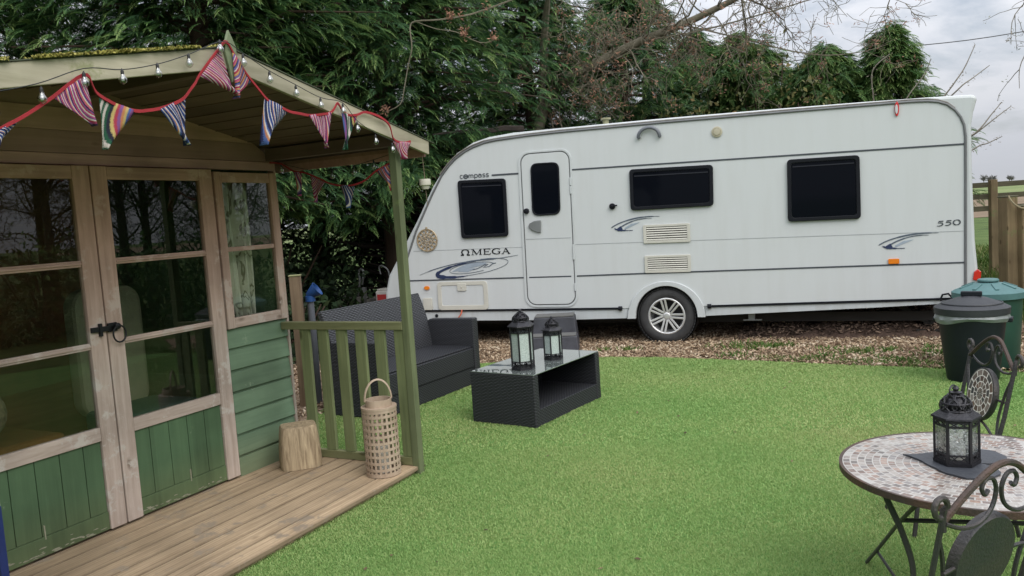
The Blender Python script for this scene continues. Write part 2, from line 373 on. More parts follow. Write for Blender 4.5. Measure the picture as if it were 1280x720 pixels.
scene.view_settings.view_transform = 'Standard'; scene.view_settings.look = 'None'; scene.view_settings.exposure = .5; scene.view_settings.gamma = 1
try:
    scene.cycles.max_bounces = 8; scene.cycles.transparent_max_bounces = 12; scene.cycles.caustics_reflective = False; scene.cycles.caustics_refractive = False
except Exception: pass
# ------------------------------------------------------------------ summerhouse
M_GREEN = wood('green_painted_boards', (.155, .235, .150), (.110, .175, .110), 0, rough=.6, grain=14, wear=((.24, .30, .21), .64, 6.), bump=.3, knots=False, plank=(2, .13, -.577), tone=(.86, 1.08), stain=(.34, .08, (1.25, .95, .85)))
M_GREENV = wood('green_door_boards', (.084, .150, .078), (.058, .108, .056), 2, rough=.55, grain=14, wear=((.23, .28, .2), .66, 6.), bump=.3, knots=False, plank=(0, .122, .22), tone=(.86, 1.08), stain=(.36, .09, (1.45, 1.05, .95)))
M_FRAMEV = wood('weathered_frame_upright', (.50, .42, .365), (.31, .245, .20), 2, wear=((.42, .385, .345), .54, 7.), stain=(.9, 1.8, (1.15, .76, .66)))
M_FRAMEH = wood('weathered_frame_rail', (.48, .405, .355), (.30, .24, .195), 0, wear=((.42, .385, .345), .54, 7.), stain=(.9, 1.8, (1.15, .76, .66)))
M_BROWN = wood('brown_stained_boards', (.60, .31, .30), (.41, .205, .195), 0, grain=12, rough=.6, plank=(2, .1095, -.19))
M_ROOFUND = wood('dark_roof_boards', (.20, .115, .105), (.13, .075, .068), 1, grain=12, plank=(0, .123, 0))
M_BARGE = wood('bargeboard_timber', (.50, .45, .345), (.33, .30, .21), 0, grain=16, moss=((.28, .28, .16), .60, 4.))
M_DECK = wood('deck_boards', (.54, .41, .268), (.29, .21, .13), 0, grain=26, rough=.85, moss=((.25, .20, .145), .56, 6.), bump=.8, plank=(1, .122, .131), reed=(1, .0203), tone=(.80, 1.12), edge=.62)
M_RAILV = wood('green_brown_balusters', (.21, .245, .115), (.125, .15, .068), 2, grain=16, moss=((.16, .20, .08), .62, 5.))
M_RAILH = wood('green_brown_rail', (.23, .235, .12), (.14, .15, .07), 1, grain=16, moss=((.10, .115, .05), .6, 5.))
M_POST = wood('greenish_post', (.16, .185, .095), (.09, .11, .052), 2, grain=16, moss=((.12, .16, .06), .6, 5.))
M_INT = wood('interior_boards', (.50, .24, .12), (.32, .15, .075), 0, grain=10)
M_IRON = plain('black_iron', (.022, .023, .026), .45, .6, bump=.15, bscale=90)
M_GLASS = window_glass('house_glass', (.86, .89, .85), .0, 2.2)
M_FELT = plain('green_roof_felt', (.07, .08, .05), .95, bump=.5, bscale=150)
M_MOSS = foliage('yellow_moss', [(0, (.12, .12, .02)), (.5, (.26, .24, .05)), (1, (.42, .38, .12))], .1, .9, 8.)
HX, HY = -2.077, 4.015; HS = 1.035; HX *= HS; HY *= HS; HZ = 1.54 * (1 - HS); HRZ = math.atan2(.8905, .455)
house = thing('summerhouse', 'green and brown wooden summerhouse with glazed double doors and a covered veranda', 'summerhouse', (HX, HY, HZ), HRZ); house.scale = (HS, HS, HS)
HM = Matrix.Translation((HX, HY, HZ)) @ Matrix.Rotation(HRZ, 4, 'Z') @ Matrix.Scale(HS, 4)
def hw(a, p, z): return HM @ Vector((a, -p, z))
WID = 1.30; ZD = .10
roof_z = lambda a: 2.335 - .2035 * abs(a)

# deck (planks run along the wall)
mb = MB(); p = .992; k = 0
while p > -.02:
    a0 = -1.33 + random.uniform(-.004, .004); a1 = 1.285 + random.uniform(-.006, .006)
    mb.box(a0, a1, -p, -(p - .1115), ZD - .024 + random.uniform(-.001, .001), ZD + random.uniform(-.0015, .0015)); p -= .122
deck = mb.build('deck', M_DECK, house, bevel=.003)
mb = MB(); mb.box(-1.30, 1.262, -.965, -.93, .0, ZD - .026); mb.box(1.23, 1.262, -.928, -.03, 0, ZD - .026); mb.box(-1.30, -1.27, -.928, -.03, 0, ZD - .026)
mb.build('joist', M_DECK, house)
# floor, walls
mb = MB(); mb.box(-WID, WID, .0, 1.75, .02, ZD - .004); mb.build('floor', M_INT, house)
mb = MB(); nb = 13
for i in range(nb):
    z0 = .06 + i * .145; mb.box(-WID, WID, 1.75 + .004 * (i % 2), 1.77, z0, z0 + .1445)
mb.xz([(-WID, 1.945), (WID, 1.945), (WID, roof_z(WID)), (0, roof_z(0)), (-WID, roof_z(WID))], 1.75, 1.77)
mb.build('back_wall', M_INT, house)
for sgn in (-1, 1):
    mb = MB()
    for i in range(15):
        z0 = .06 + i * .132; xo = sgn * WID
        if sgn > 0: mb.add([(xo - .018, .03, z0), (xo, .03, z0), (xo - .012, .03, z0 + .1315), (xo - .018, .03, z0 + .1315), (xo - .018, 1.748, z0), (xo, 1.748, z0), (xo - .012, 1.748, z0 + .1315), (xo - .018, 1.748, z0 + .1315)], [(0, 1, 2, 3), (7, 6, 5, 4), (0, 4, 5, 1), (1, 5, 6, 2), (2, 6, 7, 3), (3, 7, 4, 0)])
        else: mb.add([(xo + .018, .03, z0), (xo, .03, z0), (xo + .012, .03, z0 + .1315), (xo + .018, .03, z0 + .1315), (xo + .018, 1.748, z0), (xo, 1.748, z0), (xo + .012, 1.748, z0 + .1315), (xo + .018, 1.748, z0 + .1315)], [(3, 2, 1, 0), (4, 5, 6, 7), (1, 5, 4, 0), (2, 6, 5, 1), (3, 7, 6, 2), (0, 4, 7, 3)])
    mb.build('side_wall', M_GREEN, house)
# lapped boards under the windows, plus corner trims and the strips beside the doors
for sgn in (-1, 1):
    mb = MB(); a0, a1 = (.792, 1.296) if sgn > 0 else (-1.296, -.792)
    nbd = 7; h = (.985 - .075) / nbd
    for i in range(nbd):
        z0 = .075 + i * h
        mb.add([(a0, .0, z0 + .016), (a1, .0, z0 + .016), (a1, -.018, z0 + .018), (a0, -.018, z0 + .018), (a0, -.007, z0 + h), (a1, -.007, z0 + h), (a1, .02, z0 + h), (a0, .02, z0 + h), (a0, .02, z0), (a1, .02, z0), (a1, -.002, z0), (a0, -.002, z0)],
               [(3, 2, 5, 4), (4, 5, 6, 7), (8, 9, 6, 7), (0, 1, 2, 3), (11, 10, 1, 0), (8, 9, 10, 11), (0, 3, 4, 7, 8, 11), (1, 2, 5, 6, 9, 10)])
    mb.build('front_wall', M_GREEN, house, bevel=.002)
    mb = MB(); mb.box(*((1.298, 1.318) if sgn > 0 else (-1.318, -1.298)), -.016, .028, .04, 1.935); mb.build('corner_trim', M_FRAMEV, house, bevel=.002)
# head beam and gable boarding
mb = MB(); mb.box(-1.318, 1.318, -.014, .026, 1.936, 1.99); mb.build('head_beam', M_BROWN, house, bevel=.003)
mb = MB(); z = 1.992
while z < 2.33:
    z1 = min(z + .108, 2.33); aa = (2.335 - z) / .2035; ab = (2.335 - z1) / .2035
    mb.xz([(-min(1.318, aa), z), (min(1.318, aa), z), (min(1.318, ab), z1), (-min(1.318, ab), z1)], -.004 - .006 * (int(z * 10) % 2), .014); z = z1 + .0015
mb.build('gable', M_BROWN, house)
# doors
def door(sgn, handle):
    fx = lambda a: sgn * a
    def bx(m, a0, a1, y0, y1, z0, z1): m.box(min(fx(a0), fx(a1)), max(fx(a0), fx(a1)), y0, y1, z0, z1)
    mb = MB(); bx(mb, .004, .094, -.036, -.002, ZD + .012, 1.932); bx(mb, .678, .772, -.036, -.002, ZD + .012, 1.932)
    d = mb.build('door', M_FRAMEV, house, bevel=.004)
    mb = MB(); bx(mb, .0945, .6775, -.034, -.002, 1.866, 1.930); mb.build('top_rail', M_FRAMEH, d, bevel=.003)
    mb = MB(); bx(mb, .0945, .6775, -.034, -.002, .566, .634); mb.build('bottom_rail', M_FRAMEH, d, bevel=.003)
    for z in (1.452, 1.042): mb = MB(); bx(mb, .0945, .6775, -.030, -.004, z - .016, z + .016); bx(mb, .0945, .6775, -.036, -.0302, z - .006, z + .006); mb.build('glazing_bar', M_FRAMEH, d, bevel=.003)
    for z0, z1 in ((.635, 1.025), (1.0585, 1.4355), (1.4685, 1.865)):
        mb = MB(); bx(mb, .095, .677, -.0175, -.0135, z0, z1); mb.build('pane', M_GLASS, d)
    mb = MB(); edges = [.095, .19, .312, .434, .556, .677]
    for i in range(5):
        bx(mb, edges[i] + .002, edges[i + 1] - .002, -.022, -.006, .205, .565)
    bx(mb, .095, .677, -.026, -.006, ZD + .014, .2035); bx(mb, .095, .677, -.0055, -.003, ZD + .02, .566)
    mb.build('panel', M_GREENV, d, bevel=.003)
    return d
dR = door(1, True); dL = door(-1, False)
M_FLAKE = plain('bare_flaked_wood', (.27, .27, .19), .9, var=.35, scale=40)
for dd, sg in ((dR, 1), (dL, -1)):
    mb = MB(); rf_ = random.Random(5 + sg)
    for k in range(34):
        a = sg * rf_.uniform(.11, .66); z = ZD + .018 + abs(rf_.gauss(0, .016)); w_ = rf_.uniform(.004, .030); h_ = rf_.uniform(.0015, .0055); n = 7
        mb.xz([(a + w_ * math.cos(2 * PI * i / n) * rf_.uniform(.5, 1), z + h_ * math.sin(2 * PI * i / n) * rf_.uniform(.4, 1)) for i in range(n)], -.0272, -.0258)
    mb.xz([(sg * .42, .19), (sg * .425, .19), (sg * .427, .26), (sg * .42, .255)], -.0272, -.0215); o = mb.build('flaked_paint', M_FLAKE, dd); o['kind'] = 'stuff'
mb = MB(); mb.bar((-.092, -.044, 1.122), (.03, -.044, 1.118), .012, .026, (0, 0, 1)); mb.box(-.05, -.036, -.056, -.038, 1.085, 1.15); mb.box(.0, .05, -.05, -.037, 1.10, 1.145)
mb.tube([(.05 + .036 * math.cos(t), -.062, 1.085 + .042 * math.sin(t)) for t in [2 * PI * k / 22 for k in range(22)]], .0048, 8, True)
mb.lathe([(0, 0), (.016, 0), (.016, .012), (0, .016)], 14, (.048, -.05, 1.125), Matrix.Rotation(R(90), 3, 'X'))
mb.build('latch', M_IRON, dR, bevel=.002)
# windows
for sgn in (1, -1):
    def bx(m, a0, a1, y0, y1, z0, z1): m.box(min(sgn * a0, sgn * a1), max(sgn * a0, sgn * a1), y0, y1, z0, z1)
    mb = MB(); bx(mb, .790, .846, -.034, .0, .990, 1.920); bx(mb, 1.236, 1.294, -.034, 0, .990, 1.920)
    wn = mb.build('window', M_FRAMEV, house, bevel=.004)
    mb = MB(); bx(mb, .8465, 1.2355, -.032, 0, 1.858, 1.918); mb.build('top_rail', M_FRAMEH, wn, bevel=.003)
    mb = MB(); bx(mb, .8465, 1.2355, -.032, 0, .992, 1.052); mb.build('bottom_rail', M_FRAMEH, wn, bevel=.003)
    mb = MB(); bx(mb, .8465, 1.2355, -.028, -.002, 1.447, 1.474); mb.build('glazing_bar', M_FRAMEH, wn, bevel=.003)
    for z0, z1 in ((1.0525, 1.4465), (1.4745, 1.8575)):
        mb = MB(); bx(mb, .847, 1.235, -.0175, -.0135, z0, z1); mb.build('pane', M_GLASS, wn)
    if sgn < 0: mb = MB(); mb.box(-.788, -.774, -.016, .0, .1, 1.93); mb.build('frame_strip', M_FRAMEV, house)
# roof: two boarded slopes with felt on top, bargeboards, finial, moss
for sgn in (-1, 1):
    mb = MB(); P0, P1 = -1.005, 1.95; na = 1.60
    sl = [(0, roof_z(0)), (sgn * na, roof_z(na))]
    mb.add([(sl[0][0], P0, sl[0][1]), (sl[1][0], P0, sl[1][1]), (sl[1][0], P1, sl[1][1]), (sl[0][0], P1, sl[0][1])] + [(sl[0][0], P0, sl[0][1] + .016), (sl[1][0], P0, sl[1][1] + .016), (sl[1][0], P1, sl[1][1] + .016), (sl[0][0], P1, sl[0][1] + .016)],
           [(0, 1, 2, 3), (7, 6, 5, 4), (0, 4, 5, 1), (1, 5, 6, 2), (2, 6, 7, 3), (3, 7, 4, 0)])
    for k in range(1, 13):                                           # board joints seen from below
        a = sgn * na * k / 13; mb.box(a - .004, a + .004, P0 + .03, P1 - .01, roof_z(a) - .004, roof_z(a) - .0005)
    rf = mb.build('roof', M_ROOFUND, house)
    mb = MB(); h0 = .018
    mb.add([(0, P0 - .03, roof_z(0) + h0), (sgn * (na + .02), P0 - .03, roof_z(na + .02) + h0), (sgn * (na + .02), P1 + .03, roof_z(na + .02) + h0), (0, P1 + .03, roof_z(0) + h0),
            (0, P0 - .03, roof_z(0) + h0 + .005), (sgn * (na + .02), P0 - .03, roof_z(na + .02) + h0 + .005), (sgn * (na + .02), P1 + .03, roof_z(na + .02) + h0 + .005), (0, P1 + .03, roof_z(0) + h0 + .005)],
           [(0, 1, 2, 3), (7, 6, 5, 4), (0, 4, 5, 1), (1, 5, 6, 2), (2, 6, 7, 3), (3, 7, 4, 0)])
    mb.build('felt', M_FELT, rf)
    mb = MB(); e = sgn * 1.565                                       # bargeboard, front
    mb.xz([(sgn * .002, 2.351), (e, roof_z(1.565) + .018), (e - sgn * .004, roof_z(1.565) - .062), (sgn * .002, 2.262)], -1.030, -1.008)
    mb.build('bargeboard', M_BARGE, house, bevel=.003)
    mb = MB(); mb.box(min(sgn * 1.545, sgn * 1.565), max(sgn * 1.545, sgn * 1.565), -1.0, 1.9, roof_z(1.55) - .075, roof_z(1.55) - .006); mb.build('eaves_board', M_BROWN, house)
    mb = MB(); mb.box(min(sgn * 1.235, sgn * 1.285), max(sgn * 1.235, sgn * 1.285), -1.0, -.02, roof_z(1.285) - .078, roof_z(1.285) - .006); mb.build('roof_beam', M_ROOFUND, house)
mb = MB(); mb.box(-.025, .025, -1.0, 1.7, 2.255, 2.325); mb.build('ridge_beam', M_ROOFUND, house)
mb = MB()
for i in range(3):
    mb.box(-1.23, 1.23, -1.0 + .4 * i, -.965 + .4 * i, 2.02, 2.05) if i == 1 else None
# finial: a tall narrow diamond board
mb = MB(); mb.xz([(0, 2.425), (.034, 2.36), (.036, 2.33), (0, 2.20), (-.030, 2.33), (-.026, 2.36)], -1.046, -1.0315)
mb.build('finial', plain('mossy_finial', (.20, .23, .14), .8, base2=(.12, .15, .08), scale=20), house, bevel=.003)
# moss cushions along the left verge
V = []; F = []; T = []
for i in range(7000):
    a = -random.uniform(.02, 1.6); q = random.random() ** 2.2; pp = 1.045 - q * .9
    z = roof_z(a) + .024; s = random.uniform(.0025, .0075) * (1.2 - q); c = Vector((a, -pp, z + s * .5))
    if math.sin(a * 9.) + math.sin(a * 23 + 1) + random.uniform(-1, 1) < -.6: continue
    for k in range(3):
        dx = Vector((random.gauss(0, 1), random.gauss(0, 1), random.gauss(0, 1))).normalized() * s; dy = dx.orthogonal().normalized() * s * random.uniform(.6, 1.2)
        o = len(V); V += [c - dx - dy, c + dx - dy, c + dx + dy, c - dx + dy]; F.append((o, o + 1, o + 2, o + 3)); T.append(random.random())
tag(np_mesh('moss', np.array([tuple(v) for v in V]), np.array(F), M_MOSS, house, np.array(T)), kind='stuff')
# veranda post and railing on the right side, and on the left
for sgn in (1, -1):
    aa = lambda x: sgn * x
    def bx(m, a0, a1, y0, y1, z0, z1): m.box(min(aa(a0), aa(a1)), max(aa(a0), aa(a1)), y0, y1, z0, z1)
    mb = MB(); bx(mb, 1.238, 1.290, -1.004, -.955, .004, 2.03); mb.build('post', M_POST, house, bevel=.004)
    rl = MB(); bx(rl, 1.236, 1.282, -.9545, -.018, .921, .969)
    rail = rl.build('railing', M_RAILH, house, bevel=.004)
    mb = MB(); bx(mb, 1.240, 1.276, -.9545, -.018, .101, .150); mb.build('bottom_rail', M_RAILH, rail, bevel=.003)
    for i in range(6):
        c = .195 + i * .1455; mb = MB(); bx(mb, 1.246, 1.270, -(c + .037), -(c - .037), .1505, .9205); mb.build('baluster', M_RAILV, rail, bevel=.003)

# inside the summerhouse
M_CURT, nt, b = mat_new('curtain_print')
tc = N(nt, 'ShaderNodeTexCoord'); mpc = N(nt, 'ShaderNodeMapping'); mpc.inputs['Scale'].default_value = (9, 9, 5); L(nt, tc.outputs['Object'], mpc.inputs['Vector'])
v = N(nt, 'ShaderNodeTexNoise', i_Scale=1., i_Detail=1., i_Distortion=2.2); L(nt, mpc.outputs[0], v.inputs['Vector'])
r = ramp(nt, [(.54, (.80, .76, .68)), (.58, (.30, .28, .20)), (.64, (.34, .32, .24)), (.68, (.80, .76, .68))]); L(nt, v.outputs['Fac'], r.inputs['Fac']); L(nt, r.outputs[0], b.inputs['Base Color']); b.inputs['Roughness'].default_value = .95
def curtain(a0, a1, name, label):
    mb = MB(); n = 40; V = []
    for i in range(n + 1):
        a = a0 + (a1 - a0) * i / n; y = .11 + .035 * math.sin(i * .75) + .012 * math.sin(i * 2.1)
        for j, z in enumerate((1.90, 1.6, 1.3, 1.02)): V.append((a + .012 * math.sin(j + i * .3), y + .01 * j * math.sin(i), z))
    F = [(i * 4 + j, (i + 1) * 4 + j, (i + 1) * 4 + j + 1, i * 4 + j + 1) for i in range(n) for j in range(3)]
    mb.add(V, F); o = mb.build(name, M_CURT, None, smooth=True, fix=False); o.location = (HX, HY, HZ); o.rotation_euler = (0, 0, HRZ); o.scale = (HS, HS, HS)
    s = o.modifiers.new('solid', 'SOLIDIFY'); s.thickness = .004
    return tag(o, label, 'curtain')
curtain(.90, 1.15, 'curtain', 'cream and olive patterned curtain gathered behind the small right window of the summerhouse')
# upholstered chair, wicker ball and orange cushion seen through the doors
ch = thing('armchair', 'pale high-backed chair standing inside behind the right glass door', 'chair', hw(.62, -.82, ZD), HRZ)
M_CREAM = plain('cream_cloth', (.42, .40, .29), .9, bump=.3, bscale=120)
mb = MB(); mb.xz(rrect(-.24, .24, .40, 1.22, .12, 8), -.05, .08); mb.build('backrest', M_CREAM, ch, bevel=.03)
mb = MB(); mb.box(-.26, .26, -.50, -.051, .34, .47); mb.build('seat', plain('teal_cloth', (.05, .10, .10), .9), ch, bevel=.03)
for sx in (-.22, .22):
    for sy in (-.45, .03): mb = MB(); mb.box(sx - .02, sx + .02, sy - .02, sy + .02, 0, .339); mb.build('leg', M_INT, ch)
bn = thing('bench', 'wooden bench with an orange brown cushion inside behind the left glass door', 'bench', hw(-.55, -.75, ZD), HRZ)
mb = MB(); mb.box(-.62, .62, -.35, .30, .30, .36); mb.box(-.60, -.54, -.33, .28, 0, .2995); mb.box(.54, .60, -.33, .28, 0, .2995); mb.build('frame', M_INT, bn, bevel=.005)
mb = MB(); mb.box(-.60, .60, -.34, .28, .361, .47); mb.build('cushion', plain('rust_cloth', (.26, .10, .03), .9, bump=.3, bscale=150), bn, bevel=.03)
mb = MB(); V = []
mb.lathe([(.001, -.15)] + [(.15 * math.cos(t), .15 * math.sin(t)) for t in [R(-80 + 16 * k) for k in range(11)]] + [(.001, .15)], 26)
o = mb.build('ball', plain('pale_rope', (.45, .36, .24), .9, base2=(.12, .09, .06), scale=28, bump=.8, bscale=45), None, smooth=True); o.location = hw(-.36, -.55, ZD + .625)
tag(o, 'round pale rope ball on the orange bench cushion behind the left door', 'ball')

# ------------------------------------------------------------------ things on the veranda
M_LOG = wood('bare_log', (.54, .43, .28), (.17, .12, .07), 2, grain=36, knots=True, bump=1., moss=((.26, .23, .11), .64, 6.))
mb = MB(); n = 40; V = []
lay = [(0, .137), (.03, .140), (.12, .136), (.2, .128), (.255, .121), (.268, .112)]
for z, r0 in lay:
    for k in range(n):
        a = 2 * PI * k / n; q = (abs(math.cos(a)) ** 5 + abs(math.sin(a)) ** 5) ** (-.2) * .93
        r1 = r0 * q * (1 - .035 * max(0, math.sin(7 * a + 1.)) ** 8 + .012 * math.sin(3 * a))
        V.append((r1 * math.cos(a), r1 * math.sin(a) * .8, z))
F = [(i * n + k, i * n + (k + 1) % n, (i + 1) * n + (k + 1) % n, (i + 1) * n + k) for i in range(len(lay) - 1) for k in range(n)] + [tuple(range(n))[::-1], tuple(range((len(lay) - 1) * n, len(lay) * n))]
mb.add(V, F); o = mb.build('log_stump', M_LOG, None, smooth=True); o.location = (-1.372 * HS, 4.842 * HS, ZD * HS + HZ + .002); o.rotation_euler = (0, 0, R(20))
tag(o, 'short pale wooden log stump standing on the decking against the green wall', 'log')

M_BAMB = plain('bamboo_strip', (.46, .36, .27), .6, base2=(.30, .22, .155), scale=14, stretch=(1, 1, .3))
M_CANDLE = plain('white_wax', (.75, .72, .64), .5, var=.06)
wl = thing('bamboo_lantern', 'tall woven bamboo lantern with a hoop handle on the edge of the decking', 'lantern', (-.818 * HS, 4.575 * HS, ZD * HS + HZ + .003), R(25))
mb = MB(); RR = .103; Hh = .40
for k in range(22):
    a = 2 * PI * k / 22; a2 = a + .085
    V = [(r * math.cos(t), r * math.sin(t), z) for z in (.0, Hh) for t in (a - .062, a + .062) for r in (RR - .003, RR)]
    mb.add(V, [(0, 1, 3, 2), (4, 6, 7, 5), (1, 5, 7, 3), (0, 2, 6, 4), (0, 4, 5, 1), (2, 3, 7, 6)])
for z0, hz in [(.0, .022)] + [(.036 + i * .040, .015) for i in range(9)] + [(.385, .02)]:
    mb.lathe([(RR - .006, z0), (RR + .0015, z0), (RR + .0015, z0 + hz), (RR - .006, z0 + hz), (RR - .006, z0)], 36, cap=False)
mb.build('body', M_BAMB, wl)
mb = MB(); mb.lathe([(.07, Hh + .004), (RR + .004, Hh + .004), (RR + .004, Hh + .016), (.078, Hh + .016), (.078, Hh + .058), (.070, Hh + .058), (.07, Hh + .004)], 36, cap=False); mb.build('collar', M_BAMB, wl, smooth=True)
mb = MB(); mb.lathe([(0, 0), (RR - .008, 0), (RR - .008, .008), (0, .008)], 30); mb.build('base', M_BAMB, wl)
mb = MB(); hp = [(.083 * math.cos(t) * (1 if abs(math.cos(t)) > .0 else 1), 0, Hh + .05 + .125 * math.sin(t)) for t in [PI * k / 18 for k in range(19)]]
mb.tube(hp, .0075, 8, flat=.5); mb.build('handle', M_BAMB, wl, smooth=True)
mb = MB(); mb.lathe([(.0, .009), (.04, .009), (.04, .17), (.0, .172)], 24); mb.build('candle', M_CANDLE, wl, smooth=True)

bp_ = thing('blue_pole', 'navy blue flat pole standing on the decking at the left edge of the view', 'pole', hw(-.735, .25, ZD + .001), HRZ)
mb = MB(); mb.box(-.03, .004, -.011, .011, 0, .40); mb.build('shaft', plain('navy_paint', (.012, .028, .13), .4, var=.15), bp_, bevel=.003)
mb = MB(); mb.box(-.03, .002, -.010, .010, .4005, .445); mb.build('end_cap', plain('pale_cap', (.35, .38, .33), .6), bp_, bevel=.003)

# bunting: tape and pennants in metres on the house front (along, height)
M_TAPE = plain('red_tape', (.35, .018, .028), .85, bump=.2, bscale=400)
c = dict(r=(.36, .05, .08), w=(.60, .54, .50), p=(.22, .09, .24), b=(.08, .13, .32), lb=(.28, .38, .55), k=(.03, .03, .045), o=(.48, .20, .09), y=(.50, .38, .15), g=(.03, .10, .06), m=(.45, .08, .22), n=(.03, .035, .10))
PEN = [stripes('woven_red_stripe', [c[x] for x in 'rwrpmwkrwprmwr'], 22.), stripes('woven_blue_stripe', [c[x] for x in 'bwlnbowblknwbl'.replace('l', 'n')], 22.),
       stripes('woven_green_chevron', [c[x] for x in 'pkgwgwgkyrpoyb'], 6.8), stripes('woven_multi_stripe', [c[x] for x in 'ryobpwrmonbpwr'], 19.), stripes('woven_purple_stripe', [c[x] for x in 'pmwrpkmowpnmrw'], 22.)]
def pennant(q0, q1, tip, mat, frame, parent, seed):
    """cloth triangle: two corners on the tape and a tip, gently rippled"""
    rnd = random.Random(seed); n = 8; V = []; UV = []; A, B, C_ = Vector(q0), Vector(q1), Vector(tip); wd = (B - A).length
    ph = rnd.uniform(0, 6); am = rnd.uniform(.011, .020)
    for i in range(n + 1):
        t = i / n
        for j in range(n + 1):
            s = j / n; p = (A * (1 - s) + B * s) * (1 - t) + C_ * t; y = am * math.sin(ph + s * 5.5) * (.35 + t)
            V.append(frame(p.x, y, p.y)); UV.append((((p - A).dot((B - A).normalized())) + .02 * math.sin(t * 3 + ph), t))
    F = [(i * (n + 1) + j, i * (n + 1) + j + 1, (i + 1) * (n + 1) + j + 1, (i + 1) * (n + 1) + j) for i in range(n) for j in range(n)]
    me = bpy.data.meshes.new('pennant'); me.from_pydata([tuple(v) for v in V], [], F); uvl = me.uv_layers.new(name='UVMap')
    for lp in me.loops: uvl.data[lp.index].uv = UV[lp.vertex_index]
    me.materials.append(mat); me.polygons.foreach_set('use_smooth', [True] * len(me.polygons))
    o = bpy.data.objects.new('pennant', me); COL.objects.link(o); o.parent = parent
    s = o.modifiers.new('solid', 'SOLIDIFY'); s.thickness = .0025
    return o
def tape(pts, frame, parent, hw_=.0062):
    mb = MB(); P = smooth_path([(a, 0, z) for a, z in pts], 4); V = []; F = []
    for i, p in enumerate(P):
        yy = .003 * math.sin(i * .9)
        for dy, dz in ((-.003, -hw_), (.003, -hw_), (.003, hw_), (-.003, hw_)): V.append(frame(p.x, yy + dy, p.z + dz))
    for i in range(len(P) - 1):
        for k in range(4): F.append((i * 4 + k, i * 4 + (k + 1) % 4, i * 4 + 4 + (k + 1) % 4, i * 4 + 4 + k))
    mb.add(V, F); return mb.build('tape', M_TAPE, parent)
bt = thing('bunting', 'red taped bunting of striped woven triangles draped along the front roof edge', 'bunting', (HX, HY, HZ), HRZ); bt.scale = (HS, HS, HS)
ff = lambda a, y, z: (a, -1.052 + y, z)
tape([(-1.40, 1.80), (-1.25, 1.83), (-1.092, 1.896), (-1.011, 1.944), (-.95, 1.977), (-.842, 2.051), (-.716, 2.142), (-.685, 2.112), (-.661, 2.075), (-.59, 2.047), (-.517, 2.033), (-.459, 2.041), (-.407, 2.052), (-.336, 2.077), (-.273, 2.112), (-.227, 2.162), (-.188, 2.208), (-.065, 2.341), (-.025, 2.368), (.001, 2.334), (.103, 2.22), (.178, 2.154), (.251, 2.125), (.327, 2.106), (.398, 2.1), (.477, 2.099), (.555, 2.11), (.636, 2.128), (.693, 2.178), (.738, 2.133), (.789, 2.125), (.851, 2.134), (.929, 2.153), (1.056, 2.134), (1.127, 2.104), (1.162, 2.026), (1.25, 2.008), (1.336, 2.02)], ff, bt)
for i, (t, mi) in enumerate([([(-1.06, 1.915), (-.95, 1.977), (-1.05, 1.873)], 1), ([(-.842, 2.051), (-.716, 2.137), (-.694, 1.964)], 4), ([(-.662, 2.072), (-.517, 2.033), (-.663, 1.882)], 2), ([(-.407, 2.049), (-.273, 2.112), (-.29, 1.915)], 1),
        ([(-.189, 2.202), (-.066, 2.334), (.009, 2.147)], 0), ([(.001, 2.331), (.103, 2.217), (-.002, 2.132)], 3), ([(.178, 2.154), (.327, 2.106), (.141, 1.939)], 1), ([(.46, 2.098), (.636, 2.128), (.575, 1.945)], 4), ([(.712, 2.131), (.85, 2.13), (.72, 1.943)], 2), ([(1.16, 2.012), (1.336, 2.012), (1.258, 1.915)], 0)]):
    pennant(*t, PEN[mi], ff, bt, 30 + i)
sf = lambda p, y, z: (1.262 + y, -p, z)
b2 = thing('bunting', 'shorter bunting hung along the veranda side under the eaves, in front of the conifer', 'bunting', (HX, HY, HZ), HRZ); b2.scale = (HS, HS, HS)
tape([(.951, 1.904), (.851, 1.867), (.758, 1.818), (.673, 1.796), (.577, 1.799), (.488, 1.82), (.399, 1.861), (.308, 1.898), (.22, 1.915), (.121, 1.969), (.03, 1.985)], sf, b2, .005)
for i, (t, mi) in enumerate([([(.839, 1.863), (.962, 1.899), (.949, 1.741)], 3), ([(.571, 1.799), (.68, 1.801), (.619, 1.661)], 1), ([(.348, 1.875), (.457, 1.828), (.37, 1.712)], 0), ([(.215, 1.911), (.275, 1.905), (.248, 1.76)], 4)]): pennant(*t, PEN[mi], sf, b2, 60 + i)
# festoon lights
M_BULB = window_glass('bulb_glass', (.86, .88, .88), .12, 5.); M_CABLE = plain('black_cable', (.02, .02, .022), .6)
def festoon(label, bulbs, cable, frame):
    r_ = thing('festoon_lights', label, 'string lights', (HX, HY, HZ), HRZ); r_.scale = (HS, HS, HS)
    mb = MB(); mb.tube([frame(p.x, 0, p.z) for p in smooth_path([(a, 0, z) for a, z in cable], 5)], .0019, 6); mb.build('cable', M_CABLE, r_)
    for a, z in bulbs:
        mb = MB(); cc = frame(a, 0, z); mb.lathe([(.001, -.017)] + [(.0155 * math.cos(t), .0155 * math.sin(t)) for t in [R(-70 + 20 * k) for k in range(7)]] + [(.008, .02), (.001, .022)], 14, cc)
        bl = mb.build('bulb', M_BULB, r_, smooth=True); mb = MB(); mb.lathe([(.0, -.006), (.005, -.004), (.006, .008), (.003, .016), (0, .018)], 10, cc); mb.build('filament_cup', plain('bulb_inside', (.33, .34, .34), .6, var=.1), bl)
        mb = MB(); mb.lathe([(.005, .019), (.006, .02), (.006, .032), (.003, .038), (.001, .042)], 10, cc); mb.build('socket', M_CABLE, bl)
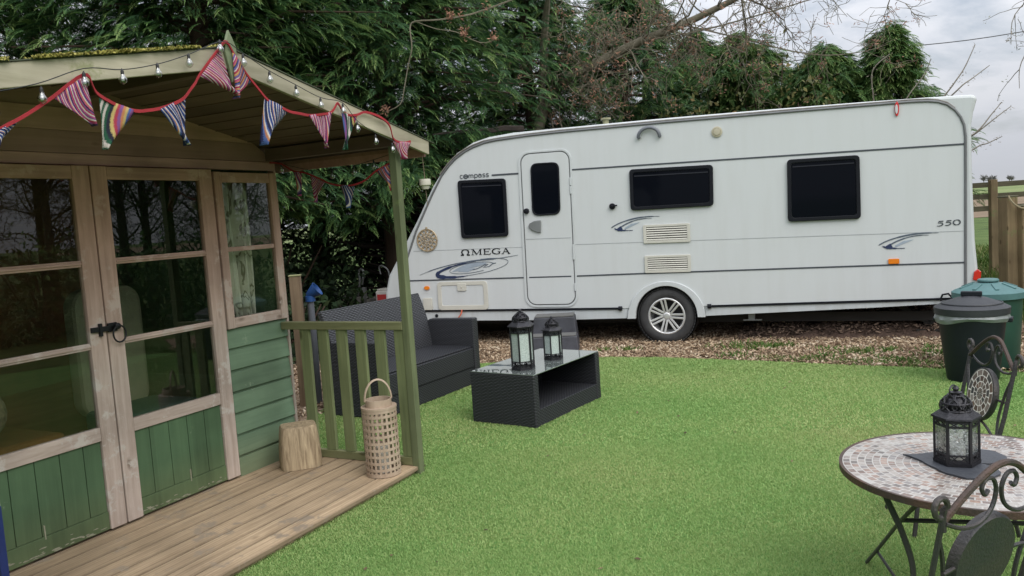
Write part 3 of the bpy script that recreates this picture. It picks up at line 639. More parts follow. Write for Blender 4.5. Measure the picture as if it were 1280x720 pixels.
bl_ = [(-1.05, 1.98), (-.887, 2.039), (-.724, 2.111), (-.567, 2.141), (-.407, 2.184), (-.25, 2.243), (-.077, 2.326), (.049, 2.287), (.203, 2.233), (.371, 2.19), (.543, 2.149), (.714, 2.137), (.821, 2.054), (.974, 1.996), (1.125, 1.959)]
festoon('clear festoon bulbs on a black cable pinned along the front bargeboards', bl_, [(-1.3, 1.97), (-1.1, 2.03), (-.9, 2.088), (-.72, 2.162), (-.567, 2.178), (-.407, 2.22), (-.25, 2.28), (-.06, 2.362), (.049, 2.33), (.203, 2.275), (.371, 2.232), (.543, 2.19), (.714, 2.18), (.821, 2.10), (.974, 2.045), (1.16, 2.005)], lambda a, y, z: (a, -1.066 + y, z))
festoon('clear festoon bulbs hanging along the veranda side eaves between wall and post', [(.083, 1.938), (.33, 1.872), (.486, 1.864), (.652, 1.875), (.802, 1.895)], [(.0, 1.99), (.083, 1.975), (.33, 1.912), (.486, 1.902), (.652, 1.913), (.802, 1.935), (.95, 1.96)], lambda p, y, z: (1.30 + y, -p, z))
# bobbin on a cord at the roof corner
hb = thing('hanging_bobbin', 'small pale bobbin threaded on a cord under the right roof corner', 'ornament', hw(1.535, 1.0, 1.645), HRZ)
mb = MB(); mb.tube([(-.01, 0, .325), (.0, 0, .20), (.002, 0, .10), (.012, 0, 0)], .0025, 6); mb.build('cord', plain('brown_cord', (.20, .15, .11), .9), hb)
mb = MB(); mb.lathe([(.001, .105), (.022, .105), (.028, .125), (.036, .13), (.036, .165), (.034, .168), (.001, .168)], 18); mb.build('bobbin', plain('pale_wood', (.55, .52, .44), .7), hb, smooth=True)
# ------------------------------------------------------------------ caravan (local x along the side, y into the body, z up)
def paint(name, base, dirt, rough=.32):
    m, nt, b = mat_new(name)
    tc = N(nt, 'ShaderNodeTexCoord'); mp = N(nt, 'ShaderNodeMapping'); mp.inputs['Scale'].default_value = (7, 7, .8); L(nt, tc.outputs['Object'], mp.inputs['Vector'])
    n = N(nt, 'ShaderNodeTexNoise', i_Scale=1.2, i_Detail=7., i_Roughness=.65); L(nt, mp.outputs[0], n.inputs['Vector'])
    r = ramp(nt, [(.36, dirt), (.56, base)]); L(nt, n.outputs['Fac'], r.inputs['Fac'])
    n2 = N(nt, 'ShaderNodeTexNoise', i_Scale=.8, i_Detail=5.); L(nt, tc.outputs['Object'], n2.inputs['Vector'])
    mx = N(nt, 'ShaderNodeMix', data_type='RGBA'); L(nt, n2.outputs['Fac'], mx.inputs[0]); mx.inputs[6].default_value = (*base, 1); L(nt, r.outputs[0], mx.inputs[7])
    L(nt, mx.outputs[2], b.inputs['Base Color']); b.inputs['Roughness'].default_value = rough; b.inputs['Specular IOR Level'].default_value = .45
    n3 = N(nt, 'ShaderNodeTexNoise', i_Scale=2.2, i_Detail=2.); L(nt, tc.outputs['Object'], n3.inputs['Vector'])
    bp = N(nt, 'ShaderNodeBump', i_Strength=.12, i_Distance=.02); L(nt, n3.outputs['Fac'], bp.inputs['Height']); L(nt, bp.outputs[0], b.inputs['Normal'])
    return m
M_WHITE = paint('white_panel', (.56, .58, .583), (.53, .546, .54))
M_SKIRT = paint('white_skirt', (.50, .53, .54), (.42, .43, .42), .4)
M_MOULD = paint('moulded_white', (.53, .555, .56), (.47, .485, .48), .3)
M_TRIM = plain('grey_trim', (.16, .165, .17), .5, var=.3); M_SEAL = plain('black_seal', (.008, .009, .013), .5, spec=.2); M_LINE = plain('grey_stripe', (.055, .062, .075), .5)
M_SEAM = plain('panel_seam', (.40, .42, .43), .5)
M_DARKW, nt, b = mat_new('dark_acrylic'); b.inputs['Base Color'].default_value = (.004, .005, .008, 1); b.inputs['Roughness'].default_value = .05; b.inputs['Specular IOR Level'].default_value = .065
M_CREAMP = plain('cream_plastic', (.56, .545, .48), .5, var=.12); M_DECAL = plain('navy_decal', (.018, .03, .085), .45, var=.1); M_DECALG = plain('slate_decal', (.10, .125, .165), .45, var=.3); M_DECALP = plain('pale_blue_decal', (.33, .385, .45), .45, var=.2)
M_AMBER = plain('amber_lens', (.75, .20, .01), .2, var=.1, coat=.5); M_RED = plain('red_lens', (.55, .012, .012), .2, var=.1, coat=.5)
M_TYRE = plain('tyre_rubber', (.052, .052, .052), .8, base2=(.025, .025, .026), scale=9, bump=.5, bscale=70)
M_ALLOY = plain('alloy', (.72, .72, .71), .35, .55, var=.2, scale=14); M_GALV = plain('galvanised_steel', (.30, .31, .31), .5, .7)
M_UNDER = plain('dark_underside', (.03, .028, .026), .9); M_GREYP = plain('grey_plastic', (.14, .15, .17), .45)
TILT = R(.75); CRZ = R(-19.5)
car = thing('caravan', 'white touring caravan with dark windows and a curved sloping nose parked under the conifers', 'caravan', (1.716, 9.074, .0), CRZ, ry=TILT)
CM = Matrix.Translation((1.716, 9.074, 0)) @ Matrix.Rotation(CRZ, 4, 'Z') @ Matrix.Rotation(TILT, 4, 'Y')
def cw(u, y, z): return CM @ Vector((u, y, z))
arch = [(.02 + .348 * math.cos(R(a)), .305 + .348 * math.sin(R(a))) for a in range(0, 181, 12)]
low = lambda u: .268 + .004 * max(0, u + .5) if u < .4 else .30 + (u - .4) * .0425
inner = [(-3.308, .40), (-3.308, .57), (-3.307, .745), (-3.243, .999), (-3.068, 1.40), (-2.819, 1.84), (-2.671, 2.07), (-2.56, 2.19), (-2.465, 2.27), (-2.34, 2.345), (-2.225, 2.39), (-2.08, 2.43), (-1.932, 2.448), (-1.55, 2.468), (-1.134, 2.478), (.088, 2.484), (1.4, 2.480), (2.55, 2.472), (2.709, 2.464), (2.80, 2.448), (2.88, 2.415), (2.95, 2.355), (3.0, 2.28), (3.03, 2.20), (3.042, 2.09), (3.043, 1.69), (3.042, .83), (3.042, .425)]
outer = [(-3.50, .30), (-3.575, .45), (-3.567, .637), (-3.50, .86), (-3.313, 1.145), (-3.061, 1.53), (-2.81, 1.95), (-2.632, 2.18), (-2.461, 2.335), (-2.243, 2.446), (-2.032, 2.496), (-1.724, 2.522), (-1.132, 2.527), (.089, 2.532), (1.176, 2.526), (2.119, 2.516), (2.637, 2.506), (2.924, 2.500), (3.10, 2.494), (3.149, 2.478), (3.148, 2.44), (3.118, 2.32), (3.10, 2.20), (3.108, 1.69), (3.132, 1.05), (3.160, .726), (3.165, .45)]
W_ = 2.18
belly = [(3.165, .45), (3.042, .42)] + [(u, low(u)) for u in (2.25, 1.2, .46)] + [(.368, .30)] + arch[1:-1] + [(-.328, .30), (-.44, .283)] + [(u, low(u)) for u in (-1.2, -2.3, -3.2)]
# shell: the whole outline, set back behind the side panels
mb = MB(); poly = outer[1:] + belly[1:] + [(-3.50, .30)]; mb.xz(poly, .012, W_ - .012)
body = mb.build('body', M_MOULD, car, bevel=.03)
# near and far side panels (upper wall, and the skirt below the low stripe)
aU = [(.02 + .40 * math.cos(R(a)), .305 + .395 * math.sin(R(a))) for a in range(15, 166, 10)]
up_poly = inner[1:-1] + [(3.042, .464), (2.1, .436), (.47, .414)] + aU + [(-.43, .40), (-3.06, .395), (-3.20, .42), (-3.308, .45)]
for y0, y1 in ((0., .0118), (W_ - .0118, W_)):
    mb = MB(); mb.xz(up_poly, y0, y1); mb.build('side_panel', M_WHITE, body)
    mb = MB(); mb.xz([(3.042, .456), (2.1, .428), (.47, .406), (.456, .303), (1.2, low(1.2)), (2.25, low(2.25)), (3.042, .42)], y0 + (.003 if y0 < 1 else 0), y1 - (0 if y0 < 1 else .003))
    mb.xz([(-.43, .390), (-3.03, .387), (-3.05, low(-3)), (-2.3, low(-2.3)), (-1.2, low(-1.2)), (-.44, .283)], y0 + (.003 if y0 < 1 else 0), y1 - (0 if y0 < 1 else .003))
    mb.build('skirt', M_SKIRT, body)
mb = MB(); mb.tube([(u, -.003, z) for u, z in inner[1:]], .013, 8); mb.build('edge_trim', M_TRIM, body, smooth=True)
mb = MB(); mb.tube([(u - (.024 if u < -2 else 0), .012, z + .020) for u, z in inner[6:22]], .011, 8); mb.build('awning_rail', plain('pale_rail', (.20, .185, .165), .6, base2=(.12, .11, .10), scale=12), body, smooth=True)
# arch moulding
oa = [(.456, .292)] + [(.02 + .437 * math.cos(R(a)), .300 + .405 * math.sin(R(a))) for a in range(4, 177, 8)] + [(-.43, .28)]
ia = [(.372, .292)] + [(.02 + .350 * math.cos(R(a)), .300 + .352 * math.sin(R(a))) for a in range(4, 177, 8)] + [(-.332, .28)]
mb = MB(); mb.ring_xz(oa, ia, -.020, .04, False); mb.build('wheel_arch', M_MOULD, body, bevel=.006)
# wheel well dark lining and underside
mb = MB(); mb.lathe([(.346, .0), (.346, .34), (.0, .341)], 40, (.02, .03, .305), Matrix.Rotation(R(-90), 3, 'X'), cap=False); mb.build('wheel_well', M_UNDER, body)
mb = MB(); mb.box(-3.2, 3.0, .25, .32, .20, .30); mb.box(-3.2, 3.0, 1.86, 1.93, .20, .30); mb.bar((.02, .25, .29), (.02, 1.95, .29), .09, .09); mb.box(-3.05, -.5, .10, 2.05, .262, .268) ; mb.build('chassis', M_UNDER, car)
# stripes and seams
mb = MB()
mb.ribbon([(-2.010, 2.036), (-1.655, 2.034)], .020); mb.ribbon([(-1.022, 2.034), (3.03, 2.012)], .017)
mb.ribbon([(-3.22, .784), (-1.672, .787)], .016); mb.ribbon([(-1.60, .788), (-1.075, .789)], .016, y=-.012); mb.ribbon([(-1.010, .790), (-.19, .80), (3.03, .827)], .016)
mb.build('stripe', M_LINE, body)
mb = MB(); mb.ribbon([(-3.12, 1.156), (-1.672, 1.156)], .006, y=-.002, t=.001); mb.ribbon([(-1.01, 1.162), (3.03, 1.145)], .006, y=-.002, t=.001); mb.build('panel_seam', M_SEAM, body)
mb = MB(); mb.bar((-3.04, -.005, .396), (-.52, -.005, .399), .012, .024); mb.bar((.53, -.005, .413), (3.04, -.005, .462), .012, .024)
mb.lathe([(.0, 0), (.026, .003), (.026, .045), (0, .05)], 12, (-.53, -.012, .40), Matrix.Rotation(R(90), 3, 'Y')); mb.lathe([(.0, 0), (.026, .003), (.026, .045), (0, .05)], 12, (.48, -.012, .413), Matrix.Rotation(R(90), 3, 'Y'))
mb.build('rubbing_strip', M_SEAL, body, bevel=.002)
# windows
def cwin(cs, r=.045):
    loop = quad_rrect(cs, r); i1 = quad_rrect(inset(cs, .040), r * .8)
    mb = MB(); mb.ring_xz(loop, i1, -.030, .0); f = mb.build('window', M_SEAL, body, bevel=.006)
    mb = MB(); mb.xz(quad_rrect(inset(cs, .0415), r * .8), -.022, -.001); mb.build('pane', M_DARKW, f)
    t = inset(cs, .055); mb = MB(); mb.bar((t[0][0], -.024, t[0][1] - .025), (t[1][0], -.024, t[1][1] - .025), .004, .012); mb.build('inner_seal', plain('dark_grey_rubber', (.025, .027, .036), .5, spec=.2), f)
cwin([(-2.455, 2.0), (-1.833, 1.988), (-1.833, 1.294), (-2.445, 1.290)]); cwin([(-.338, 1.990), (.588, 1.980), (.583, 1.530), (-.338, 1.524)]); cwin([(1.357, 1.977), (2.069, 1.975), (2.075, 1.316), (1.353, 1.316)])
# door
def dq(x0, x1, z0, z1, r): return rrect(x0, x1, z0, z1, r, 6)
mb = MB(); mb.ring_xz(dq(-1.668, -1.010, .425, 2.285, .13), dq(-1.640, -1.032, .448, 2.262, .115), -.010, .0); mb.build('door_frame', M_MOULD, body, bevel=.003)
mb = MB(); mb.ring_xz(dq(-1.6395, -1.0325, .4485, 2.2615, .115), dq(-1.626, -1.045, .461, 2.249, .105), -.004, .0); mb.build('door_seal', M_TRIM, body)
mb = MB(); mb.xz(dq(-1.6255, -1.0455, .4615, 2.2485, .105), -.011, -.0005); dr = mb.build('door', M_WHITE, car, bevel=.003)
mb = MB(); mb.ring_xz(quad_rrect([(-1.512, 2.140), (-1.160, 2.136), (-1.168, 1.524), (-1.518, 1.520)], .085, 6), quad_rrect([(-1.494, 2.122), (-1.178, 2.118), (-1.186, 1.542), (-1.50, 1.538)], .075, 6), -.026, -.0115); f = mb.build('window', M_SEAL, dr, bevel=.004)
mb = MB(); mb.xz(quad_rrect([(-1.494, 2.122), (-1.178, 2.118), (-1.186, 1.542), (-1.50, 1.538)], .075, 6), -.020, -.0118); mb.build('pane', M_DARKW, f)
mb = MB(); mb.ribbon([(-1.614, 1.248), (-1.057, 1.245)], .008, y=-.013); mb.build('panel_seam', M_SEAM, dr)
mb = MB(); mb.lathe([(0, 0), (.034, .0), (.032, .03), (.012, .034), (.0, .036)], 16, (-1.588, -.0115, 1.582), Matrix.Rotation(R(90), 3, 'X')); mb.build('knob', M_SEAL, dr, smooth=True)
mb = MB(); mb.xz([(-1.575, 1.40), (-1.555, 1.435), (-1.50, 1.462), (-1.415, 1.470), (-1.412, 1.44), (-1.42, 1.318), (-1.46, 1.322), (-1.52, 1.345), (-1.56, 1.372)], -.032, -.0115); mb.build('handle', plain('grey_handle', (.19, .20, .20), .4, var=.2), dr, bevel=.008)
for z in (1.90, 1.80, 1.12, 1.03, .66): mb = MB(); mb.box(-1.042, -1.022, -.022, -.011, z - .045, z + .045); mb.build('hinge', M_MOULD, dr, bevel=.003)
# vents
for u0, u1, z0, z1 in ((-.206, .318, 1.142, 1.352), (-.203, .314, .804, 1.002)):
    mb = MB(); mb.ring_xz(rrect(u0, u1, z0, z1, .012, 2), rrect(u0 + .034, u1 - .034, z0 + .030, z1 - .026, .006, 2), -.016, .0); v_ = mb.build('vent', M_CREAMP, body, bevel=.003)
    mb = MB(); mb.box(u0 + .034, u1 - .034, -.003, -.0005, z0 + .03, z1 - .026); mb.build('vent_backing', M_SEAL, v_)
    mb = MB(); hh = (z1 - z0 - .056) / 6
    for k in range(6):
        zz = z0 + .03 + hh * k; mb.add([(u0 + .035, -.013, zz + .003), (u1 - .035, -.013, zz + .003), (u1 - .035, -.004, zz + hh * .74), (u0 + .035, -.004, zz + hh * .74), (u0 + .035, -.016, zz + .006), (u1 - .035, -.016, zz + .006), (u1 - .035, -.007, zz + hh * .77), (u0 + .035, -.007, zz + hh * .77)], [(0, 1, 2, 3), (7, 6, 5, 4), (0, 4, 5, 1), (1, 5, 6, 2), (2, 6, 7, 3), (3, 7, 4, 0)])
    mb.build('vent_slats', M_CREAMP, v_)
# grab handle, lamps, hatches, knobs
mb = MB(); arc = [(-.098 + .118 * math.cos(R(a)), -.038, 2.338 + .100 * math.sin(R(a))) for a in range(0, 181, 10)]
mb.tube([(arc[0][0], -.002, 2.338)] + arc + [(arc[-1][0], -.002, 2.338)], .020, 10, flat=.8); mb.build('grab_handle', M_GREYP, body, smooth=True)
mb = MB(); mb.lathe([(.0, 0), (.058, 0), (.058, .012), (.044, .016), (.040, .012), (.036, .02), (0, .022)], 28, (.640, -.0005, 2.331), Matrix.Rotation(R(90), 3, 'X')); mb.build('round_vent', plain('beige_plastic', (.50, .46, .34), .5), body, smooth=True)
mb = MB(); mb.xz([(2.424 + .021 * math.cos(R(a)), 2.412 + .074 * math.sin(R(a))) for a in range(0, 360, 20)], -.018, -.0005); ml_ = mb.build('marker_lamp', M_RED, body, bevel=.006)
mb = MB(); mb.xz([(2.420 + .013 * math.cos(R(a)), 2.410 + .046 * math.sin(R(a))) for a in range(0, 360, 20)], -.023, -.0185); mb.build('lens', M_MOULD, ml_)
mb = MB(); mb.xz(rrect(2.330, 2.435, .832, .886, .008, 2), -.016, -.0005); mb.build('side_reflector', M_AMBER, body, bevel=.004)
mb = MB(); mb.xz([(-2.963 + .038 * math.cos(R(a)), .688 + .026 * math.sin(R(a))) for a in range(0, 360, 20)], -.018, -.0005); mb.build('side_lamp', M_AMBER, body, bevel=.005)
mb = MB(); mb.ring_xz(rrect(-2.818, -2.146, .404, .760, .045), rrect(-2.765, -2.20, .462, .712, .02), -.014, 0); lk = mb.build('locker_hatch', M_CREAMP, body, bevel=.004)
mb = MB(); mb.xz(rrect(-2.7645, -2.2005, .4625, .7115, .02), -.007, -.0005); mb.build('hatch_panel', M_WHITE, lk)
mb = MB(); mb.xz(rrect(-2.545, -2.425, .642, .735, .012, 3), -.020, -.0145 + .008); mb.lathe([(0, 0), (.010, 0), (.008, .006), (0, .006)], 10, (-2.485, -.0201, .69), Matrix.Rotation(R(90), 3, 'X')); mb.build('catch', M_CREAMP, lk, bevel=.003)
mb = MB(); mb.xz(rrect(-3.024, -2.900, .408, .560, .012, 3), -.020, -.0005); mb.build('socket_flap', M_CREAMP, body, bevel=.004)
mb = MB(); mb.lathe([(0, 0), (.022, 0), (.022, .004), (0, .004)], 14, (-2.855, .0, .332), Matrix.Rotation(R(90), 3, 'X')); mb.build('skirt_hole', M_SEAL, body)
mb = MB(); mb.lathe([(0, 0), (.036, 0), (.034, .022), (.014, .026), (.012, .048), (0, .05)], 16, (-.552, -.0005, 1.584), Matrix.Rotation(R(90), 3, 'X')); mb.bar((-.53, -.03, 1.59), (-.49, -.03, 1.592), .012, .016); mb.build('aerial_socket', M_SEAL, body, smooth=True)
tl = MB(); tl.xz([(3.108, .648), (3.176, .63), (3.182, .73), (3.150, .755), (3.118, .725)], -.006, .18); tl.build('tail_lamp', M_RED, body, bevel=.006)
mb = MB(); mb.lathe([(.036, 0), (.036, .075), (.06, .077), (.06, .094), (.0, .098)], 18, (-.648, .28, 2.527)); mb.build('flue', plain('mossy_flue', (.32, .31, .20), .7, base2=(.2, .2, .1), scale=30), body, smooth=True)
mb = MB(); mb.tube(smooth_path([(-2.50, -.016, .405), (-2.505, -.03, .36), (-2.545, -.03, .31), (-2.60, -.028, .25), (-2.62, -.02, .12)], 4), .009, 6); mb.build('power_cable', plain('orange_cable', (.65, .14, .07), .5), car, smooth=True)
# decals and lettering
def swirl_small(u, z):
    Q = lambda pts: [(u + a, z + b_) for a, b_ in pts]
    mb = MB(); mb.ribbon([(p.x, p.y) for p in smooth_path([(*q, 0) for q in Q([(0, 0), (.03, .02), (.10, .052), (.20, .082), (.32, .104), (.44, .112), (.56, .110)])], 4)], [.003] * 2 + [.012] * 10 + [.016] * 6 + [.012] * 4 + [.004] * 3)
    mb.ribbon([(p.x, p.y) for p in smooth_path([(*q, 0) for q in Q([(.095, -.012), (.125, .012), (.19, .045), (.29, .078), (.40, .092), (.47, .090)])], 4)], [.004] + [.014] * 10 + [.009] * 6 + [.004] * 4)
    mb.build('decal', M_DECALG, body)
    mb = MB(); mb.ribbon([(p.x, p.y) for p in smooth_path([(*q, 0) for q in Q([(.035, -.005), (.07, -.022), (.115, -.026), (.155, -.034), (.25, -.036)])], 4)], [.004] * 2 + [.016] * 3 + [.03] * 5 + [.016] * 3 + [.006] * 4, y=-.005)
    mb.ribbon(Q([(.07, -.012), (.11, .005), (.125, -.02)]), [.006, .026, .02], y=-.0052); mb.build('decal', M_DECAL, body)
    mb = MB(); mb.ribbon(Q([(.16, -.015), (.24, .025), (.33, .05)]), [.02, .028, .004], y=-.003); mb.build('decal', M_DECALP, body)
swirl_small(2.239, 1.027); swirl_small(-.577, 1.335)
def el(cx, cz, a, b_, rot, t0, t1, n=26):
    cr, sr = math.cos(R(rot)), math.sin(R(rot)); out = []
    for k in range(n + 1):
        t = R(t0 + (t1 - t0) * k / n); x, z = a * math.cos(t), b_ * math.sin(t); out.append((cx + x * cr - z * sr, cz + x * sr + z * cr))
    return out
mb = MB(); k = 26
mb.ribbon([(p.x, p.y) for p in smooth_path([(-3.05, .853, 0), (-2.86, .915, 0), (-2.6, .973, 0), (-2.3, 1.012, 0), (-2.0, 1.030, 0), (-1.73, 1.062, 0)], 5)], [.004] * 4 + [.011] * 10 + [.016] * 6 + [.007] * 3 + [.004] * 3)
mb.ribbon(el(-2.33, .928, .475, .088, 7.5, 75, -120), .0055); mb.ribbon(el(-2.34, .925, .30, .060, 7., 10, 300), .006); mb.ribbon([(-2.33, .90), (-2.26, .915), (-2.16, .96), (-2.12, .965), (-2.19, .925), (-2.11, .935), (-2.06, .97), (-2.02, .975)], .010)
mb.build('decal', M_DECALG, body)
mb = MB(); mb.ribbon([(p.x, p.y) for p in smooth_path([(-2.28, 1.004, 0), (-2.5, .972, 0), (-2.68, .924, 0), (-2.795, .872, 0), (-2.80, .833, 0), (-2.69, .816, 0), (-2.54, .816, 0), (-2.40, .828, 0)], 4)], [.004] * 3 + [.016] * 4 + [.03] * 5 + [.045] * 4 + [.05] * 4 + [.032] * 4 + [.016] * 3 + [.004] * 2, y=-.005); mb.build('decal', M_DECAL, body)
mb = MB(); mb.ribbon([(-2.60, .885), (-2.50, .915), (-2.38, .945), (-2.25, .965), (-2.14, .978)], [.01, .045, .06, .05, .008], y=-.003); mb.ribbon([(-2.52, .89), (-2.4, .89), (-2.30, .915)], [.02, .035, .01], y=-.0032); mb.build('decal', M_DECALP, body)
class Pen:
    """letters drawn as flat strokes in a box of width w, height h"""
    def __init__(s, u, z, h, slope=0.): s.mb = MB(); s.u, s.z, s.h, s.sl = u, z, h, slope
    def st(s, pts, w, wd): s.mb.ribbon([(s.u + a * w, s.z + b_ * s.h + s.sl * a * w) for a, b_ in pts], wd, y=-.0045)
arcp = lambda cx, cy, rx, ry, a0, a1, n=16: [(cx + rx * math.cos(R(a0 + (a1 - a0) * k / n)), cy + ry * math.sin(R(a0 + (a1 - a0) * k / n))) for k in range(n + 1)]
tk, tn = .016, .007
p_ = Pen(-2.477, 1.083, .070)
w0 = .125; p_.st([(0.02, .02), (.34, .02)] , w0, tk); p_.st([(.66, .02), (.98, .02)], w0, tk); p_.st([(.34, .04), (.2, .25), (.13, .5), (.17, .75), (.32, .93), (.5, .98), (.68, .93), (.83, .75), (.87, .5), (.8, .25), (.66, .04)], w0, [.012, .016, .018, .018, .012, .009, .012, .018, .018, .016, .012])
def serif(pp, x, y, w, l=.12): pp.st([(x - l, y), (x + l, y)], w, .006)
p_.u += .140; w0 = .150; p_.st([(.14, .02), (.18, .98)], w0, tn); p_.st([(.18, .98), (.5, .04)], w0, tk); p_.st([(.5, .04), (.82, .98)], w0, tn); p_.st([(.83, .02), (.83, .98)], w0, tk)
for x, y in ((.14, .03), (.83, .03)): serif(p_, x, y, w0)
p_.st([(.04, .97), (.2, .97)], w0, .006); p_.st([(.8, .97), (.95, .97)], w0, .006)
p_.u += .160; w0 = .100; p_.st([(.2, .02), (.2, .98)], w0, tk); p_.st([(.05, .97), (.92, .97)], w0, .008); p_.st([(.05, .03), (.95, .03)], w0, .008); p_.st([(.2, .51), (.7, .51)], w0, .007); p_.st([(.9, .97), (.92, .78)], w0, .008); p_.st([(.93, .03), (.97, .24)], w0, .008); p_.st([(.7, .4), (.7, .62)], w0, .006)
p_.u += .112; w0 = .115; p_.st([(.9, .75), (.8, .92), (.55, .99), (.3, .9), (.12, .7), (.08, .5), (.12, .28), (.3, .1), (.55, .02), (.8, .07), (.87, .12)], w0, [.007, .007, .008, .013, .017, .018, .017, .013, .008, .008, .008]); p_.st([(.86, .08), (.86, .42)], w0, tk); p_.st([(.68, .43), (1.0, .43)], w0, .006); p_.st([(.9, .75), (.9, .95)], w0, .006)
p_.u += .125; w0 = .115; p_.st([(.14, .02), (.5, .98)], w0, tn); p_.st([(.5, .98), (.86, .02)], w0, tk); p_.st([(.27, .36), (.73, .36)], w0, .006)
for x in (.14, .86): serif(p_, x, .03, w0, .14)
p_.mb.build('lettering', M_SEAL, body)
# "compass" word and "550"
p_ = Pen(-2.427, 2.022, .040, -.004); h_ = .009
for ch_ in 'compass':
    w0 = .046
    if ch_ == 'c': p_.st(arcp(.5, .5, .42, .5, 50, 310), w0, h_); p_.u += .050
    elif ch_ == 'o': p_.st(arcp(.5, .5, .5, .55, 0, 360, 24), .055, .013); p_.st([(.12, .5), (.88, .5)], .055, .012); p_.u += .064
    elif ch_ == 'm': p_.st([(.08, 0), (.08, 1)], .07, h_); p_.st([(.08, .7), (.2, .95), (.36, .95), (.46, .75), (.46, 0)], .07, h_); p_.st([(.46, .7), (.58, .95), (.76, .95), (.86, .75), (.86, 0)], .07, h_); p_.u += .076
    elif ch_ == 'p': p_.st([(.08, -.45), (.08, 1)], w0, h_); p_.st(arcp(.5, .5, .42, .48, 140, -140), w0, h_); p_.u += .052
    elif ch_ == 'a': p_.st(arcp(.45, .38, .40, .36, 0, 360), w0, h_); p_.st([(.12, .93), (.5, 1.0), (.82, .85), (.86, .0)], w0, h_); p_.u += .053
    else: p_.st([(.85, .9), (.5, 1.0), (.15, .85), (.2, .6), (.5, .5), (.82, .4), (.86, .14), (.5, 0), (.1, .1)], w0 * .9, h_); p_.u += .046
p_.mb.build('lettering', M_LINE, body)
p_ = Pen(2.785, 1.204, .048, .04)
for k in range(2):
    p_.st([(.3, .98), (.95, .98)], .062, .010); p_.st([(.32, .98), (.2, .60)], .062, .006); p_.st([(.2, .60), (.5, .68), (.8, .56), (.86, .32), (.66, .08), (.3, .0), (.02, .06)], .062, [.005, .008, .011, .013, .011, .008, .006]); p_.u += .072; p_.z += .003
p_.st(arcp(.5, .5, .44, .52, 0, 360, 24), .070, [.012 if abs(math.cos(R(360 * k / 24))) > .5 else .007 for k in range(25)]); p_.mb.build('lettering', M_LINE, body)
# wheels, both sides
def wheel(y, flip):
    RX = Matrix.Rotation(R(90 if not flip else -90), 3, 'X')
    t = MB(); t.lathe([(.212, -.09), (.225, -.10), (.262, -.104), (.298, -.094), (.320, -.070), (.329, -.04), (.330, 0), (.329, .04), (.320, .070), (.298, .094), (.262, .104), (.225, .10), (.212, .09), (.212, -.09)], 56, (.02, y, .30), RX, cap=False)
    for k in range(56):                                   # tread blocks over the shoulder
        a = 2 * PI * (k + .5) / 56; ca, sa = math.cos(a), math.sin(a)
        for zz in (-.075, -.025, .025, .075):
            c_ = Vector((.02 + .329 * ca, y + zz, .30 + .329 * sa)); tx = Vector((-sa, 0, ca)); nx_ = Vector((ca, 0, sa)); yy = Vector((0, 1, 0))
            t.add([c_ + tx * i * .011 + yy * j * .019 + nx_ * l for l in (-.012, .004 - abs(zz) * .06) for j in (-1, 1) for i in (-1, 1)], [(4, 5, 7, 6), (0, 1, 5, 4), (2, 6, 7, 3), (0, 4, 6, 2), (1, 3, 7, 5)])
    wl_ = t.build('wheel', M_TYRE, car, smooth=True)
    m = MB(); m.lathe([(.213, -.085), (.213, .092), (.200, .098), (.190, .092), (.186, .05), (.17, -.03), (.17, -.085), (.213, -.085)], 48, (.02, y, .30), RX, cap=False)
    m.lathe([(0, .03), (.05, .03), (.056, .06), (.040, .080), (.030, .085), (.0, .087)], 28, (.02, y, .30), RX, cap=False)
    for k in range(7):
        for off in (-.10, .10):
            a = 2 * PI * k / 7 + PI / 2 + .2; a1 = a + off * 3.6; a2 = a + off * 1.15
            q0 = Vector((.045 * math.cos(a1), .045 * math.sin(a1), .066)); q1 = Vector((.195 * math.cos(a2), .195 * math.sin(a2), .082))
            q0 = RX @ q0; q1 = RX @ q1; m.bar(q0 + Vector((.02, y, .30)), q1 + Vector((.02, y, .30)), .0225, .026, RX @ Vector((0, 0, 1)))
    m.build('rim', M_ALLOY, wl_, bevel=.003)
    m = MB(); m.lathe([(0, -.06), (.168, -.06), (.168, -.04), (.0, -.04)], 30, (.02, y, .30), RX)
    for k in range(5):
        a = 2 * PI * k / 5 + .3; q = RX @ Vector((.075 * math.cos(a), .075 * math.sin(a), .062)); m.lathe([(0, 0), (.011, 0), (.011, .014), (0, .016)], 8, q + Vector((.02, y, .30)), RX)
    m.build('hub', plain('dark_hub', (.03, .03, .032), .6), wl_)
wheel(.115, False); wheel(W_ - .115, True)
# hitch, corner steadies
mb = MB(); mb.bar((-3.3, .45, .36), (-4.35, 1.05, .42), .06, .10); mb.bar((-3.3, 1.73, .36), (-4.35, 1.13, .42), .06, .10); mb.bar((-4.25, 1.09, .43), (-4.75, 1.09, .44), .10, .08)
mb.lathe([(.0, 0), (.055, .005), (.06, .05), (.05, .09), (.0, .10)], 14, (-4.78, 1.09, .42)); hz = mb.build('tow_hitch', plain('hitch_steel', (.28, .27, .25), .55, .3, bump=.2), car, bevel=.006)
mb = MB(); mb.tube(smooth_path([(-4.60, 1.09, .50), (-4.55, 1.06, .62), (-4.52, 1.04, .74), (-4.53, 1.04, .84), (-4.49, 1.04, .88), (-4.45, 1.04, .84), (-4.47, 1.04, .74), (-4.50, 1.05, .66)], 4), .018, 8); mb.build('stabiliser_handle', M_GALV, hz, smooth=True)
mb = MB(); mb.tube(smooth_path([(-4.10, 1.10, .47), (-4.06, 1.06, .62), (-4.04, 1.06, .74)], 4), .032, 10); mb.tube(smooth_path([(-4.045, 1.06, .74), (-4.07, 1.06, .86), (-4.15, 1.05, .92), (-4.20, 1.05, .90), (-4.18, 1.05, .80)], 4), .012, 8); mb.build('handbrake', M_GALV, hz, smooth=True)
